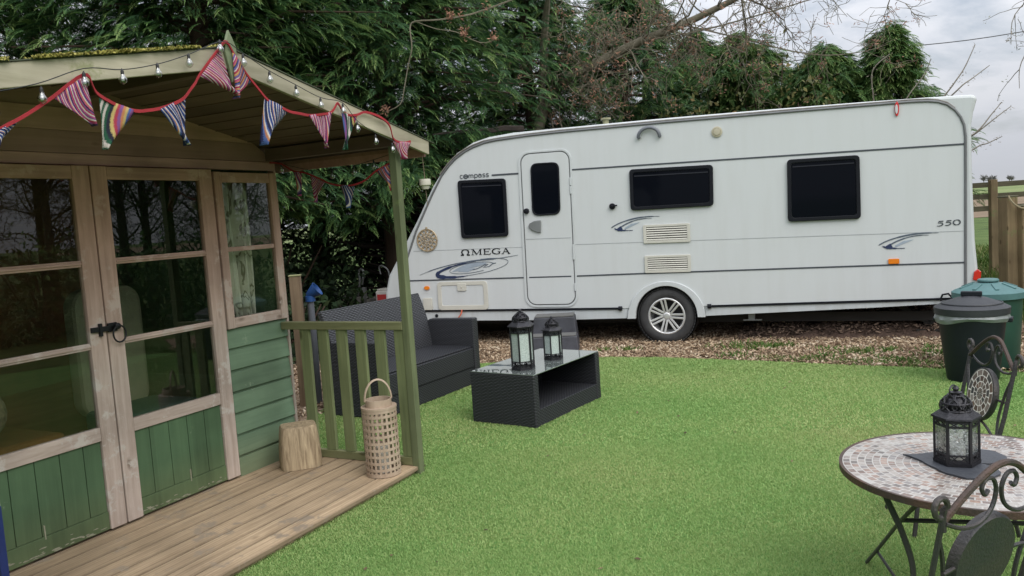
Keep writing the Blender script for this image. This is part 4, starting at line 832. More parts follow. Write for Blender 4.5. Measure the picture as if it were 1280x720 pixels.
mb = MB(); mb.bar((-4.45, 1.02, .03), (-4.45, 1.02, .62), .05, .05); mb.lathe([(0, -.025), (.08, -.025), (.085, 0), (.08, .025), (0, .025)], 16, (-4.45, 1.02, .085), Matrix.Rotation(R(90), 3, 'X')); mb.build('jockey_wheel', M_GALV, hz)
def steady(u, y):
    s = MB(); s.bar((u, y, .37), (u + .34, y, .16), .05, .04); s.bar((u + .62, y, .37), (u + .30, y, .14), .05, .04); s.bar((u + .08, y, .35), (u + .30, y, .19), .03, .03); s.box(u - .04, u + .04, y - .05, y + .05, .355, .40); s.box(u + .20, u + .42, y - .08, y + .08, .085, .11); s.bar((u + .31, y, .16), (u + .31, y, .10), .05, .05); s.bar((u + .44, y - .02, .24), (u + .58, y - .05, .42), .022, .022); s.build('corner_steady', M_UNDER, car, bevel=.003)
steady(2.42, .30); steady(2.42, 1.85); steady(-3.0, .35)
mb = MB(); hx = [(2.86 + .055 * math.cos(R(a)), -.05, .465 + .055 * math.sin(R(a))) for a in range(10, 370, 60)]; mb.tube(hx, .011, 8, True); mb.tube([(2.84, -.05, .41), (2.83, .0, .33), (2.78, .15, .24)], .013, 8); mb.build('steady_brace', M_SEAL, car)
mb = MB(); mb.bar((.95, .12, .32), (.95, .12, .245), .07, .05); mb.box(.86, 1.06, .09, .15, .235, .246); mb.build('jacking_point', M_GALV, car)
# filigree ornament hung on the caravan
orn = thing('wall_ornament', 'round gold filigree ornament hanging on the caravan nose beside the front window', 'ornament', cw(-2.917, -.012, 1.288), CRZ, ry=TILT)
M_GOLD = plain('pale_gold', (.50, .40, .26), .45, .35, base2=(.30, .22, .14), scale=30)
mb = MB(); ci = lambda r, cx=0, cz=0, n=28: [(cx + r * math.cos(2 * PI * k / n), 0, cz + r * math.sin(2 * PI * k / n)) for k in range(n)]
mb.tube(ci(.138), .0065, 6, True); mb.tube(ci(.128), .003, 6, True); mb.tube(ci(.088), .003, 5, True)
for k in range(13): a = 2 * PI * k / 13; mb.tube(ci(.024, .107 * math.cos(a), .107 * math.sin(a), 14), .004, 5, True); mb.tube(ci(.012, .112 * math.cos(a + .24), .112 * math.sin(a + .24), 10), .003, 4, True)
for k in range(8): a = 2 * PI * k / 8 + .2; mb.tube(ci(.021, .064 * math.cos(a), .064 * math.sin(a), 14), .004, 5, True); mb.tube([((.018 + .07 * q) * math.cos(a + 1.2 * q), 0, (.018 + .07 * q) * math.sin(a + 1.2 * q)) for q in (0, .25, .5, .75, 1)], .003, 5)
mb.tube(ci(.035, .01, .012, 16), .004, 5, True); mb.tube(ci(.018, -.008, .0, 12), .004, 5, True)
mb.build('filigree', M_GOLD, orn, smooth=True)
mb = MB(); mb.lathe([(.0, 0), (.012, 0), (.012, .012), (0, .014)], 10, (0, 0.006, .155), Matrix.Rotation(R(90), 3, 'X')); mb.tube([(0, 0, .138), (0, 0, .155)], .004, 6); mb.build('hook', M_GOLD, orn)
bx_ = thing('cool_box', 'white and red box standing on the caravan towing frame behind the rattan sofa', 'box', cw(-3.93, .82, .435), CRZ)
mb = MB(); mb.box(-.17, .17, -.11, .11, 0, .16); mb.build('body', plain('white_box', (.6, .58, .55), .5), bx_, bevel=.02); mb = MB(); mb.box(-.14, .13, -.122, -.111, .02, .11); mb.build('front', plain('red_panel', (.42, .03, .03), .5), bx_, bevel=.004)
mb = MB(); mb.box(-.15, .15, -.10, .10, .161, .185); mb.build('lid', plain('white_lid', (.62, .6, .56), .5), bx_, bevel=.01)
# step under the caravan door
st = thing('caravan_step', 'scuffed dark grey plastic double step in front of the caravan door', 'step', (.44, 9.02, .002), R(-8))
M_STEP = plain('scuffed_plastic', (.060, .062, .075), .55, base2=(.030, .031, .038), scale=7, bump=.25, bscale=80)
mb = MB()
def frust(b0, b1, y0, y1, y2, y3, z0, z1): mb.add([(-b0, y0, z0), (b0, y0, z0), (b0, y1, z0), (-b0, y1, z0), (-b1, y2, z1), (b1, y2, z1), (b1, y3, z1), (-b1, y3, z1)], [(3, 2, 1, 0), (4, 5, 6, 7), (0, 1, 5, 4), (1, 2, 6, 5), (2, 3, 7, 6), (3, 0, 4, 7)])
frust(.27, .235, .10, .42, .13, .40, .0, .36); mb.build('riser', M_STEP, st, bevel=.012)
mb = MB(); frust(.285, .27, -.16, .099, -.14, .085, 0, .175); mb.build('lower_tread', M_STEP, st, bevel=.012)
mb = MB(); mb.box(-.225, .225, .135, .395, .3605, .378); mb.box(-.255, .255, -.135, .08, .1755, .190); mb.build('tread_mat', plain('worn_tread', (.14, .14, .135), .8, bump=.6, bscale=120), st, bevel=.004)
# ------------------------------------------------------------------ rattan sofa and coffee table
M_RAT = weave('black_rattan', (.013, .014, .018), (.034, .036, .043), .0115, .5)
M_RATB = weave('grey_rattan', (.034, .036, .041), (.074, .076, .085), .014, .45)
M_INNER = plain('black_cloth', (.014, .014, .017), .9)
SD = Vector((.504, .864)); SRZ = math.atan2(.864, .504)          # local x along the seat, y towards the back
sofa = thing('rattan_sofa', 'black rattan garden sofa with a curved grey woven back beside the veranda railing', 'sofa', (-1.075, 6.25, .002), SRZ)
SL = 1.45
def arm(x0, x1):
    mb = MB(); mb.add([(x0, .0, 0), (x1, .0, 0), (x1, .62, 0), (x0, .62, 0), (x0, .0, .625), (x1, .0, .625), (x1, .50, .615), (x0, .50, .615), (x0, .62, .55), (x1, .62, .55)],
        [(3, 2, 1, 0), (0, 1, 5, 4), (4, 5, 6, 7), (7, 6, 9, 8), (8, 9, 2, 3), (0, 4, 7, 8, 3), (1, 2, 9, 6, 5)])
    return mb.build('arm', M_RAT, sofa, bevel=.012)
arm(0, .085); arm(SL - .085, SL)
mb = MB(); mb.box(.0855, SL - .0855, .02, .60, .0, .165); mb.box(.0855, SL - .0855, .012, .60, .166, .345); mb.build('base', M_RAT, sofa, bevel=.010)
mb = MB(); mb.box(.0875, SL - .0875, .03, .56, .346, .362); mb.build('seat', weave('seat_rattan', (.014, .015, .019), (.036, .038, .045), .0125, .45), sofa, bevel=.006)
mb = MB(); n = 12; V = []; F = []; prof = []
for k in range(n + 1):
    t = k / n; prof.append((.48 + .03 * t + .11 * t * t, .30 + .58 * t - .01 * t * t))
for (y, z) in prof: V += [(.03, y, z), (SL - .065, y, z)]
for (y, z) in prof: V += [(.03, y + .045, z - .015), (SL - .065, y + .045, z - .015)]
for k in range(n):
    a = 2 * k; b_ = 2 * (n + 1) + 2 * k; F += [(a, a + 1, a + 3, a + 2), (b_ + 2, b_ + 3, b_ + 1, b_), (a, a + 2, b_ + 2, b_), (a + 1, b_ + 1, b_ + 3, a + 3)]
F += [(0, 2 * (n + 1), 2 * (n + 1) + 1, 1), (2 * n, 2 * n + 1, 4 * n + 3, 4 * n + 2)]
mb.add(V, F); mb.build('backrest', M_RATB, sofa, bevel=.008)
TRZ = math.atan2(.845, .572)
ct = thing('coffee_table', 'low black rattan coffee table with a glass top and an open shelf', 'coffee table', (.112, 5.706, .002), TRZ)
TL, TW, TH = 1.02, .575, .386
for x0 in (0, TL - .065): mb = MB(); mb.box(x0, x0 + .065, 0, TW, 0, TH); mb.build('side_panel', M_RAT, ct, bevel=.008)
mb = MB(); mb.box(.0655, TL - .0655, .004, TW - .004, .0, .128); mb.build('shelf', M_RAT, ct, bevel=.006)
mb = MB(); mb.box(.0655, TL - .0655, TW - .045, TW - .003, .1285, TH - .002); mb.build('back_panel', M_RAT, ct, bevel=.006)
M_TGL, nt, b = mat_new('smoked_table_glass'); b.inputs['Base Color'].default_value = (.15, .175, .165, 1); b.inputs['Roughness'].default_value = .015; b.inputs['IOR'].default_value = 1.7; b.inputs['Coat Weight'].default_value = 1.; b.inputs['Coat Roughness'].default_value = .01; b.inputs['Coat IOR'].default_value = 2.3
mb = MB(); mb.box(.004, TL - .004, .004, TW - .004, TH + .0005, TH + .007); mb.build('glass_top', M_TGL, ct, bevel=.0015)
TM = Matrix.Translation((.112, 5.706, .002)) @ Matrix.Rotation(TRZ, 4, 'Z'); TTOP = TH + .0085

# ------------------------------------------------------------------ moroccan lanterns
M_BLK = plain('black_lantern_metal', (.018, .018, .022), .42, .5, bump=.25, bscale=120, base2=(.035, .034, .038))
M_FROST, nt, b = mat_new('frosted_glass'); tcc = N(nt, 'ShaderNodeTexCoord'); nn = N(nt, 'ShaderNodeTexVoronoi', i_Scale=140.); L(nt, tcc.outputs['Object'], nn.inputs['Vector'])
r = ramp(nt, [(.1, (.36, .44, .41)), (.7, (.58, .65, .61))]); L(nt, nn.outputs['Distance'], r.inputs['Fac']); L(nt, r.outputs[0], b.inputs['Base Color']); b.inputs['Roughness'].default_value = .22; b.inputs['Transmission Weight'].default_value = .15
bp2 = N(nt, 'ShaderNodeBump', i_Strength=.8, i_Distance=.002); L(nt, nn.outputs['Distance'], bp2.inputs['Height']); L(nt, bp2.outputs[0], b.inputs['Normal'])
M_CLEARP, nt, b = mat_new('pressed_glass'); nt.nodes.remove(b); out = nt.nodes['Material Output']; tcc = N(nt, 'ShaderNodeTexCoord'); nn = N(nt, 'ShaderNodeTexNoise', i_Scale=90., i_Detail=3., i_Distortion=1.2); L(nt, tcc.outputs['Object'], nn.inputs['Vector'])
rr_ = ramp(nt, [(.42, (.12, .12, .12)), (.62, (.7, .7, .7))]); L(nt, nn.outputs['Fac'], rr_.inputs['Fac'])
tr = N(nt, 'ShaderNodeBsdfTransparent'); tr.inputs[0].default_value = (.9, .92, .92, 1); df = N(nt, 'ShaderNodeBsdfGlossy'); df.inputs[0].default_value = (.75, .77, .77, 1); df.inputs['Roughness'].default_value = .35
bp2 = N(nt, 'ShaderNodeBump', i_Strength=1., i_Distance=.003); L(nt, nn.outputs['Fac'], bp2.inputs['Height']); L(nt, bp2.outputs[0], df.inputs['Normal'])
mxs = N(nt, 'ShaderNodeMixShader'); L(nt, rr_.outputs[0], mxs.inputs[0]); L(nt, tr.outputs[0], mxs.inputs[1]); L(nt, df.outputs[0], mxs.inputs[2]); L(nt, mxs.outputs[0], out.inputs[0])
def lantern(label, loc, rz, rb, zb, zr, rr, zd, zt, glass, candle=None, squat=False):
    """six-sided: body to zb, flared roof to zr, pierced dome to zd, finial to zt"""
    t = thing('lantern', label, 'lantern', loc, rz)
    hx = lambda r, z: [Vector((r * math.cos(PI / 3 * k), r * math.sin(PI / 3 * k), z)) for k in range(6)]
    mb = MB(); z0 = .012; q = rb * .11; f_h = .16 * zb
    for k in range(6):
        a = PI / 3 * k; e = Vector((math.cos(a), math.sin(a), 0)); mb.bar(e * rb * .955 + Vector((0, 0, z0)), e * rb * .955 + Vector((0, 0, zb)), q * 1.15, q, e)
    for z, h in ((z0 + .003, .008), (z0 + f_h, .006), (zb - f_h * .85, .006), (zb - .004, .008)):
        P = hx(rb * .95, z)
        for k in range(6): mb.bar(P[k], P[(k + 1) % 6], q * .7, h)
    for zlo, zhi in ((z0 + .006, z0 + f_h - .002), (zb - f_h * .85 + .002, zb - .007)):   # pierced scroll bands
        for k in range(6):
            A = hx(rb * .94, 0)[k]; B = hx(rb * .94, 0)[(k + 1) % 6]
            for m_ in range(2):
                for s0, s1 in ((0, 1), (1, 0)):
                    pts = [A.lerp(B, (m_ + u) / 2 * .86 + .07) + Vector((0, 0, zlo + (zhi - zlo) * (s0 + (s1 - s0) * (u * u * (3 - 2 * u))))) for u in (0, .25, .5, .75, 1)]
                    mb.tube(pts, rb * .028, 4)
    mb.lathe([(0, .0), (rb * 1.03, .0), (rb * 1.05, z0), (0, z0)], 6)
    fr = mb.build('frame', M_BLK, t)
    mb = MB(); rf = [(rb * 1.02, zb + .001), (rb * 1.10, zb + .003), (rr, zr), (rr * .86, zr + .001)] if rr < rb else [(rb * .98, zb + .001), (rr, zb + .004), (rr * .98, zb + .010), (rb * .72, zr)]
    mb.lathe(rf, 6)
    mb.build('roof', M_BLK, t)
    mb = MB(); hd = zd - zr; rd = rb * .66                                               # dome: ribs, hoops, scrolls
    prof = [(rd, 0), (rd * 1.06, .22), (rd * 1.0, .45), (rd * .82, .68), (rd * .5, .88), (rd * .2, 1.)]
    nr = 12
    for k in range(nr):
        a = 2 * PI * k / nr; tw = .22 if k % 2 else -.22
        mb.tube([(r_ * math.cos(a + tw * math.sin(h_ * PI * 2)), r_ * math.sin(a + tw * math.sin(h_ * PI * 2)), zr + h_ * hd) for r_, h_ in prof], rb * .045, 5)
    for r_, h_ in ((rd * 1.01, .02), (rd * 1.0, .45), (rd * .52, .87)): mb.tube([(r_ * math.cos(2 * PI * k / 20), r_ * math.sin(2 * PI * k / 20), zr + h_ * hd) for k in range(20)], rb * .05, 5, True)
    mb.lathe([(rd * .78, .06 * hd + zr), (rd * .84, zr + .3 * hd), (rd * .66, zr + .66 * hd), (rd * .2, zr + .95 * hd)], 18)
    for k in range(10):
        a = 2 * PI * (k + .5) / 10; cc = Vector((rd * 1.0 * math.cos(a), rd * 1.0 * math.sin(a), zr + .25 * hd)); mb.tube([cc + Vector((-math.sin(a), math.cos(a), 0)) * (rb * .10 * math.cos(x)) + Vector((0, 0, rb * .12 * math.sin(x))) for x in [2 * PI * j / 8 for j in range(8)]], rb * .035, 4, True)
    mb.build('dome', M_BLK, t)
    mb = MB(); hf = zt - zd; mb.lathe([(.0, zd - .002), (rb * .26, zd - .001), (rb * .28, zd + hf * .12), (rb * .10, zd + hf * .3), (rb * .16, zd + hf * .55), (rb * .12, zd + hf * .8), (.0, zt)], 14); mb.build('finial', M_BLK, t, smooth=True)
    for k in range(6):
        A = hx(rb * .90, 0)[k]; B = hx(rb * .90, 0)[(k + 1) % 6]; A2 = A.lerp(B, .04); B2 = A.lerp(B, .96); d = (A + B).normalized() * .002
        zlo = z0 + f_h + .001; zhi = zb - f_h * .86
        mb = MB(); V = [(p.x, p.y, z) for p in (A2 - d, B2 - d, A2, B2) for z in (zlo, zhi)]; mb.add(V, [(0, 1, 3, 2), (4, 6, 7, 5), (0, 4, 5, 1), (2, 3, 7, 6), (0, 2, 6, 4), (1, 5, 7, 3)]); mb.build('pane', glass, t)
    if candle: mb = MB(); mb.lathe([(0, z0 + .001), (candle[0], z0 + .001), (candle[0], candle[1]), (0, candle[1] + .001)], 20); mb.build('candle', M_CANDLE, t, smooth=True)
    return t
lantern('taller six-sided black lantern with frosted panes on the glass coffee table', (.047, 5.985, TTOP), R(14), .090, .325, .365, .108, .430, .458, M_FROST)
lantern('smaller six-sided black lantern with frosted panes on the far half of the coffee table', (.295, 6.31, TTOP), R(14), .077, .232, .262, .088, .325, .348, M_FROST)

# ------------------------------------------------------------------ bins
M_BINB = plain('black_bin_plastic', (.010, .013, .018), .45, spec=.3, var=.2, bump=.08, bscale=20); M_BING = plain('dark_green_plastic', (.018, .060, .042), .42, var=.2)
M_LIDG = plain('faded_green_lid', (.075, .17, .17), .6, var=.25, scale=12); M_LIDB = plain('grey_black_lid', (.017, .019, .024), .55, base2=(.028, .030, .034), scale=9, bump=.15, bscale=40)
M_LINER = plain('clear_liner', (.42, .45, .45), .35, var=.2, scale=18); M_LINER.node_tree.nodes['Principled BSDF'].inputs['Alpha'].default_value = .55
def bin_(name, label, loc, rz, rt, rb, h, mb_, ml, liner):
    t = thing(name, label, 'bin', loc, rz)
    mb = MB(); mb.lathe([(0, .0), (rb * .97, .0), (rb, .015), (rb + (rt - rb) * .5, h * .5), (rt - .004, h - .035), (rt + .006, h - .03), (rt + .008, h), (rt - .004, h), (rt - .012, h - .03), (rb - .01, .02), (0, .02)], 44, cap=False); mb.build('body', mb_, t, smooth=True)
    mb = MB(); mb.lathe([(rt + .010, h - .038), (rt + .020, h - .034), (rt + .022, h + .016), (rt + .004, h + .026), (rt * .80, h + .052), (rt * .45, h + .086), (rt * .2, h + .10), (.0, h + .102)], 44, cap=False)
    lid = mb.build('lid', ml, t, smooth=True)
    for k in range(0 if liner else 8):
        mb = MB()
        a = 2 * PI * k / 8 + .2; q = lambda r, z: Vector((r * math.cos(a), r * math.sin(a), h + z)); mb.bar(q(rt * .46, .088), q(rt * .86, .048), .03, .012); mb.build('lid_rib', ml, lid, bevel=.003)
    if liner: mb = MB(); mb.tube([(rt * .86 * math.cos(x), rt * .86 * math.sin(x), h + .046) for x in [2 * PI * k / 36 for k in range(36)]], .008, 6, True); mb.build('lid_ring', ml, lid, smooth=True)
    mb = MB(); mb.box(-.075, .075, -.018, .018, h + .098, h + .138) if liner else mb.lathe([(0, h + .10), (.085, h + .10), (.08, h + .122), (0, h + .126)], 20); mb.build('lid_handle', ml if not liner else mb_, lid, bevel=.008)
    for s_ in (-1, 1):
        mb = MB(); mb.box(s_ * (rt + .004) - .02, s_ * (rt + .004) + .03, -.06, .06, h - .10, h - .065); mb.build('handle', mb_, t, bevel=.008)
    if liner:
        mb = MB(); n = 60; V = []; F = []
        for k in range(n):
            a = 2 * PI * k / n; lo = .060 + .020 * math.sin(a * 2 + 1) + .006 * math.sin(5 * a); bu = .006 + .004 * math.sin(13 * a + 1) + .002 * math.sin(29 * a)
            for r_, z in ((rt + .009, h - .034), (rt + .015 + bu, h - .034 - lo * .5), (rt + .003 + bu * .3, h - .034 - lo)): V.append((r_ * math.cos(a), r_ * math.sin(a), z))
        for k in range(n):
            for j in range(2): F.append((k * 3 + j, ((k + 1) % n) * 3 + j, ((k + 1) % n) * 3 + j + 1, k * 3 + j + 1))
        mb.add(V, F); mb.build('bin_liner', M_LINER, t, smooth=True, fix=False)
    return t
bin_('rubbish_bin', 'black plastic dustbin with a lidded top and a clear liner folded over the rim', (3.655, 6.335, .002), R(-35), .248, .185, .575, M_BINB, M_LIDB, True)
bin_('rubbish_bin', 'dark green dustbin with a faded turquoise lid behind the black bin', (4.08, 6.82, .002), R(20), .258, .225, .625, M_BING, M_LIDG, False)

# ------------------------------------------------------------------ mosaic bistro table and chairs
M_FE = plain('grey_black_wrought_iron', (.035, .038, .042), .5, .4, base2=(.060, .050, .045), scale=5, bump=.35, bscale=110); M_RUST = plain('rusty_iron', (.040, .035, .032), .6, .3, base2=(.095, .05, .032), scale=10, bump=.4, bscale=110)
TILES = [(.27, .235, .21), (.33, .30, .27), (.17, .12, .10), (.25, .175, .14), (.38, .36, .33), (.21, .19, .18), (.30, .21, .165), (.31, .27, .24), (.14, .12, .11)]
M_MOS = mosaic('table_mosaic', TILES, (.40, .38, .35), 66, .0255, .22, .085)
M_MOSC = mosaic('chair_mosaic', [(.12, .09, .075), (.06, .055, .055), (.20, .16, .14), (.09, .055, .045), (.26, .23, .21), (.035, .035, .04), (.16, .10, .075)], (.72, .68, .62), 13, .031, .4, .075)
TBX, TBY, TBH, TBR = 1.60, 2.77, .55, .447
tb = thing('bistro_table', 'round mosaic topped bistro table with curved black iron legs on the lawn', 'table', (TBX, TBY, .002))
mb = MB(); mb.lathe([(0, TBH - .004), (TBR - .012, TBH - .004), (TBR - .012, TBH), (0, TBH)], 72); o = mb.build('tabletop', M_MOS, tb)
mb = MB(); mb.lathe([(TBR - .0115, TBH - .022), (TBR, TBH - .022), (TBR, TBH + .001), (TBR - .0115, TBH + .001), (TBR - .0115, TBH - .022)], 72, cap=False); mb.lathe([(0, TBH - .020), (TBR - .012, TBH - .020), (TBR - .012, TBH - .0045), (0, TBH - .0045)], 48); mb.build('rim', M_RUST, tb)
def flatbar(name, pts, w, t, mat, parent):
    mb = MB(); mb.tube(smooth_path(pts, 6), w / 2, 8, flat=t / w); return mb.build(name, mat, parent, smooth=True)
for q in (1, -1):
    flatbar('leg', [(-.19 * q, .465 * q, .004), (-.21 * q, .30 * q, .14), (-.236 * q, .06 * q, .345), (-.256 * q, -.17 * q, TBH - .0225)], .028, .014, M_FE, tb)
    flatbar('leg', [(-.367 * q, -.073 * q, TBH - .0225), (-.335 * q, -.068 * q, .45), (-.295 * q, -.07 * q, .35), (-.264 * q, -.074 * q, .22), (-.285 * q, -.08 * q, .09), (-.36 * q, -.085 * q, .004)], .032, .016, M_FE, tb)
mb = MB(); mb.tube([(-.205, .34, .11), (-.275, -.07, .11)], .006, 6); mb.tube([(.205, -.34, .11), (.275, .07, .11)], .006, 6); mb.tube([(-.236, .06, .345), (.236, -.06, .345)], .009, 6); mb.tube([(.3 * math.cos(2 * PI * k / 40), .3 * math.sin(2 * PI * k / 40), TBH - .0285) for k in range(40)], .008, 6, True); mb.build('stretcher', M_FE, tb)
slate = MB(); pts = []
for k in range(60):
    t = 2 * PI * k / 60; x = .0122 * 16 * math.sin(t) ** 3; y = .0122 * (13 * math.cos(t) - 5 * math.cos(2 * t) - 2 * math.cos(3 * t) - math.cos(4 * t)); jit = 1 + .012 * math.sin(17 * t) + .01 * math.sin(41 * t); pts.append((x * .92 * jit, y * .92 * jit))
slate.xy(pts, 0, .006); o = slate.build('slate_heart', plain('grey_slate', (.045, .050, .060), .55, base2=(.032, .035, .042), scale=14, bump=.3, bscale=60), None, bevel=.001)
o.location = (1.575, 2.815, TBH + .004); o.rotation_euler = (0, 0, R(-128)); tag(o, 'heart-shaped grey slate mat lying on the mosaic table under the black lantern', 'mat')
bl3 = lantern('squat six-sided black lantern with clear pressed glass on the slate heart', (1.557, 2.805, TBH + .0112), R(38), .074, .162, .192, .082, .252, .280, M_CLEARP, (.028, .055))
mb = MB(); mb.tube([(.028 * math.cos(R(a)) - .022, .0, .262 + .022 * math.sin(R(a))) for a in range(20, 300, 20)], .003, 6); mb.build('ring', M_BLK, bl3, smooth=True)

def chair(label, loc, rz):
    t = thing('bistro_chair', label, 'chair', loc, rz, 'wrought iron bistro chairs')
    W2 = .225; yb = lambda z: -.165 - .10 * max(0, (z - .42)) / .48 if z > .42 else -.165 - .10 * (.42 - z) / .42       # rear legs splay, back leans
    for s_ in (-1, 1):
        mb = MB(); mb.tube(smooth_path([(s_ * W2, yb(z), z) for z in (.0, .2, .42, .6, .78, .865)] , 3), .0105, 8, flat=.75); mb.build('rear_leg', M_FE, t, smooth=True)
        mb = MB(); cx, cz = s_ * (W2 + .022), .872; pts = [(s_ * W2, yb(.84), .80), (s_ * (W2 + .003), yb(.85), .86)] + [(cx + .027 * s_ * math.cos(R(180 - 0 - a)), yb(.88) - .002, cz + .027 * math.sin(R(180 - a))) for a in range(0, 290, 30)]
        mb.tube(pts, .0085, 8); mb.build('scroll', M_FE, t, smooth=True)
        mb = MB(); mb.tube(smooth_path([(s_ * (W2 - .005), yb(.76), .77), (s_ * .19, yb(.70), .70), (s_ * .165, yb(.6), .58), (s_ * .185, yb(.5), .47)], 5), .007, 6); mb.build('back_stay', M_FE, t, smooth=True)
        mb = MB(); mb.tube(smooth_path([(s_ * .12, .12, .36), (s_ * .16, .17, .22), (s_ * .19, .21, .0)], 4), .0115, 8); mb.build('front_leg', M_FE, t, smooth=True)
        y0 = yb(.87); c0 = .035                                   # inner scrolls: up from the post, over the disc, curling at the crest
        pts = smooth_path([(s_ * W2, y0, .822), (s_ * .155, y0, .795), (s_ * .085, y0, .792), (s_ * .030, y0, .822), (s_ * .012, y0 - .003, .872), (s_ * .030, y0 - .006, .908), (s_ * .062, y0 - .006, .912), (s_ * .078, y0 - .005, .890), (s_ * .066, y0 - .005, .870), (s_ * .050, y0 - .005, .880)], 5)
        mb = MB(); mb.tube(pts, .0064, 7); mb.build('scroll', M_FE, t, smooth=True)
    mb = MB(); mb.tube(smooth_path([(-W2, yb(.82), .822), (-W2 + .02, yb(.83), .835), (-.13, yb(.88), .892), (-.06, yb(.93), .935), (0, yb(.94), .948), (.06, yb(.93), .935), (.13, yb(.88), .892), (W2 - .02, yb(.83), .835), (W2, yb(.82), .822)], 5), .0098, 8); mb.build('crest_rail', M_RUST, t, smooth=True)
    # mosaic disc: tiles face the seat, plain iron behind
    dm = Matrix.Translation((0, yb(.66) + .012, .662)) @ Matrix.Rotation(R(-90 + 12), 4, 'X')
    mb = MB(); mb.lathe([(0, -.020), (.128, -.020), (.134, -.012), (.134, .010), (.127, .012), (.127, .006), (.0, .006)], 48, cap=False); d = mb.build('back_disc', M_FE, t, smooth=True); d.matrix_local = dm
    mb = MB(); mb.lathe([(0, .0065), (.1265, .0065), (.1265, .0105), (0, .0105)], 48); m_ = mb.build('mosaic', M_MOSC, d)
    for s_ in (-1, 1): mb = MB(); mb.tube([(s_ * .19, yb(.70), .66), (s_ * .125, yb(.66), .66)], .006, 6); mb.build('disc_bracket', M_FE, t)
    mb = MB(); mb.tube(smooth_path([(-.19, yb(.47), .465), (-.09, yb(.5), .515), (0, yb(.52), .53), (.09, yb(.5), .515), (.19, yb(.47), .465)], 4), .007, 6); mb.build('brace', M_FE, t, smooth=True)
    mb = MB(); mb.lathe([(0, .355), (.165, .355), (.171, .362), (.171, .382), (.163, .383), (.163, .376), (0, .376)], 48, cap=False); s2 = mb.build('seat', M_FE, t, smooth=True)
    mb = MB(); mb.lathe([(0, .3765), (.1625, .3765), (.1625, .381), (0, .381)], 48); mb.build('mosaic', M_MOSC, s2)
    mb = MB(); mb.tube([(-W2, -.165, .365), (W2, -.165, .365)], .009, 6); mb.build('stretcher', M_FE, t)
    for s_ in (-1, 1): mb = MB(); mb.tube([(s_ * .163, .175, .2), (s_ * .222, -.212, .2)], .007, 6); mb.build('stretcher', M_FE, t)
    return t
c1 = chair('wrought iron bistro chair with its mosaic back disc showing, beyond the table', (1.928, 3.605, .002), R(83.9)); c1.scale = (.9, .9, .9)
c2 = copy_tree(c1); c2.location = (1.075, 2.15, .002); c2.rotation_euler = (0, 0, R(26.4)); c2['label'] = 'rusty wrought iron bistro chair seen from behind at the bottom right corner'
# ------------------------------------------------------------------ standpipe by the summerhouse corner
wp = thing('wooden_post', 'short square timber post standing just behind the summerhouse corner', 'post', (-1.905, 7.05, 0), R(8))
mb = MB(); mb.box(-.048, .048, -.048, .048, -.02, 1.15); mb.build('upright', wood('brown_post', (.26, .19, .12), (.15, .10, .065), 2, grain=14), wp, bevel=.005)
mb = MB(); mb.box(-.052, .052, -.052, .052, 1.1505, 1.162); mb.build('cap', plain('mossy_post_top', (.25, .25, .12), .9), wp, bevel=.003)
sp = thing('standpipe', 'grey upright pipe with a blue plastic funnel on top beside the wooden post', 'pipe', (-1.80, 7.10, 0))
mb = MB(); mb.tube([(0, 0, 0), (0, 0, .93)], .030, 12); mb.build('pipe', plain('grey_pipe', (.12, .13, .15), .5), sp, smooth=True)
mb = MB(); mb.lathe([(.030, -.055), (.036, -.045), (.066, .045), (.068, .052), (.062, .052), (.032, -.042)], 20, (.03, 0, .995), Matrix.Rotation(R(55), 3, 'Y'), cap=False); mb.lathe([(0, -.07), (.045, -.07), (.045, -.02), (0, -.02)], 16, (.0, 0, .985)); mb.build('funnel', plain('blue_plastic', (.015, .07, .24), .5), sp, smooth=True)
# ------------------------------------------------------------------ ground
def ground_mat(name, stops, scale, rough=.95, bump=.6, bscale=60., detail=8.):
    m, nt, b = mat_new(name); tc = N(nt, 'ShaderNodeTexCoord')
    n = N(nt, 'ShaderNodeTexNoise', i_Scale=scale, i_Detail=detail, i_Roughness=.65); L(nt, tc.outputs['Object'], n.inputs['Vector'])
    r = ramp(nt, stops); L(nt, n.outputs['Fac'], r.inputs['Fac']); L(nt, r.outputs[0], b.inputs['Base Color']); b.inputs['Roughness'].default_value = rough; b.inputs['Specular IOR Level'].default_value = .15
    n2 = N(nt, 'ShaderNodeTexNoise', i_Scale=bscale, i_Detail=4.); L(nt, tc.outputs['Object'], n2.inputs['Vector'])
    bp = N(nt, 'ShaderNodeBump', i_Strength=bump, i_Distance=.02); L(nt, n2.outputs['Fac'], bp.inputs['Height']); L(nt, bp.outputs[0], b.inputs['Normal'])
    return m
def sheet(name, poly, z, mat):
    mb = MB(); mb.add([(x, y, z) for x, y in poly], [tuple(range(len(poly)))]); o = mb.build(name, mat); tag(o, kind='structure'); return o
M_GRASSG = ground_mat('meadow_soil', [(.3, (.035, .055, .016)), (.55, (.075, .115, .03)), (.75, (.12, .13, .05))], .8, bscale=30)
sheet('ground', [(-700, -700), (700, -700), (700, 700), (-700, 700)], -.020, M_GRASSG)
M_CHIP = ground_mat('woodchip_soil', [(.3, (.11, .075, .05)), (.5, (.22, .155, .105)), (.72, (.33, .25, .175))], 14., bscale=70)
chip_poly = [(-9, 5.2), (-2.2, 4.9), (-.3, 7.4), (.9, 7.5), (2.0, 7.1), (3.0, 6.6), (4.6, 6.1), (6.6, 6.3), (6.9, 8.0), (5.6, 9.4), (5.3, 10.5), (4.0, 13.5), (-3, 18), (-11, 16), (-12, 8)]
sheet('woodchip_ground', chip_poly, -.010, M_CHIP)
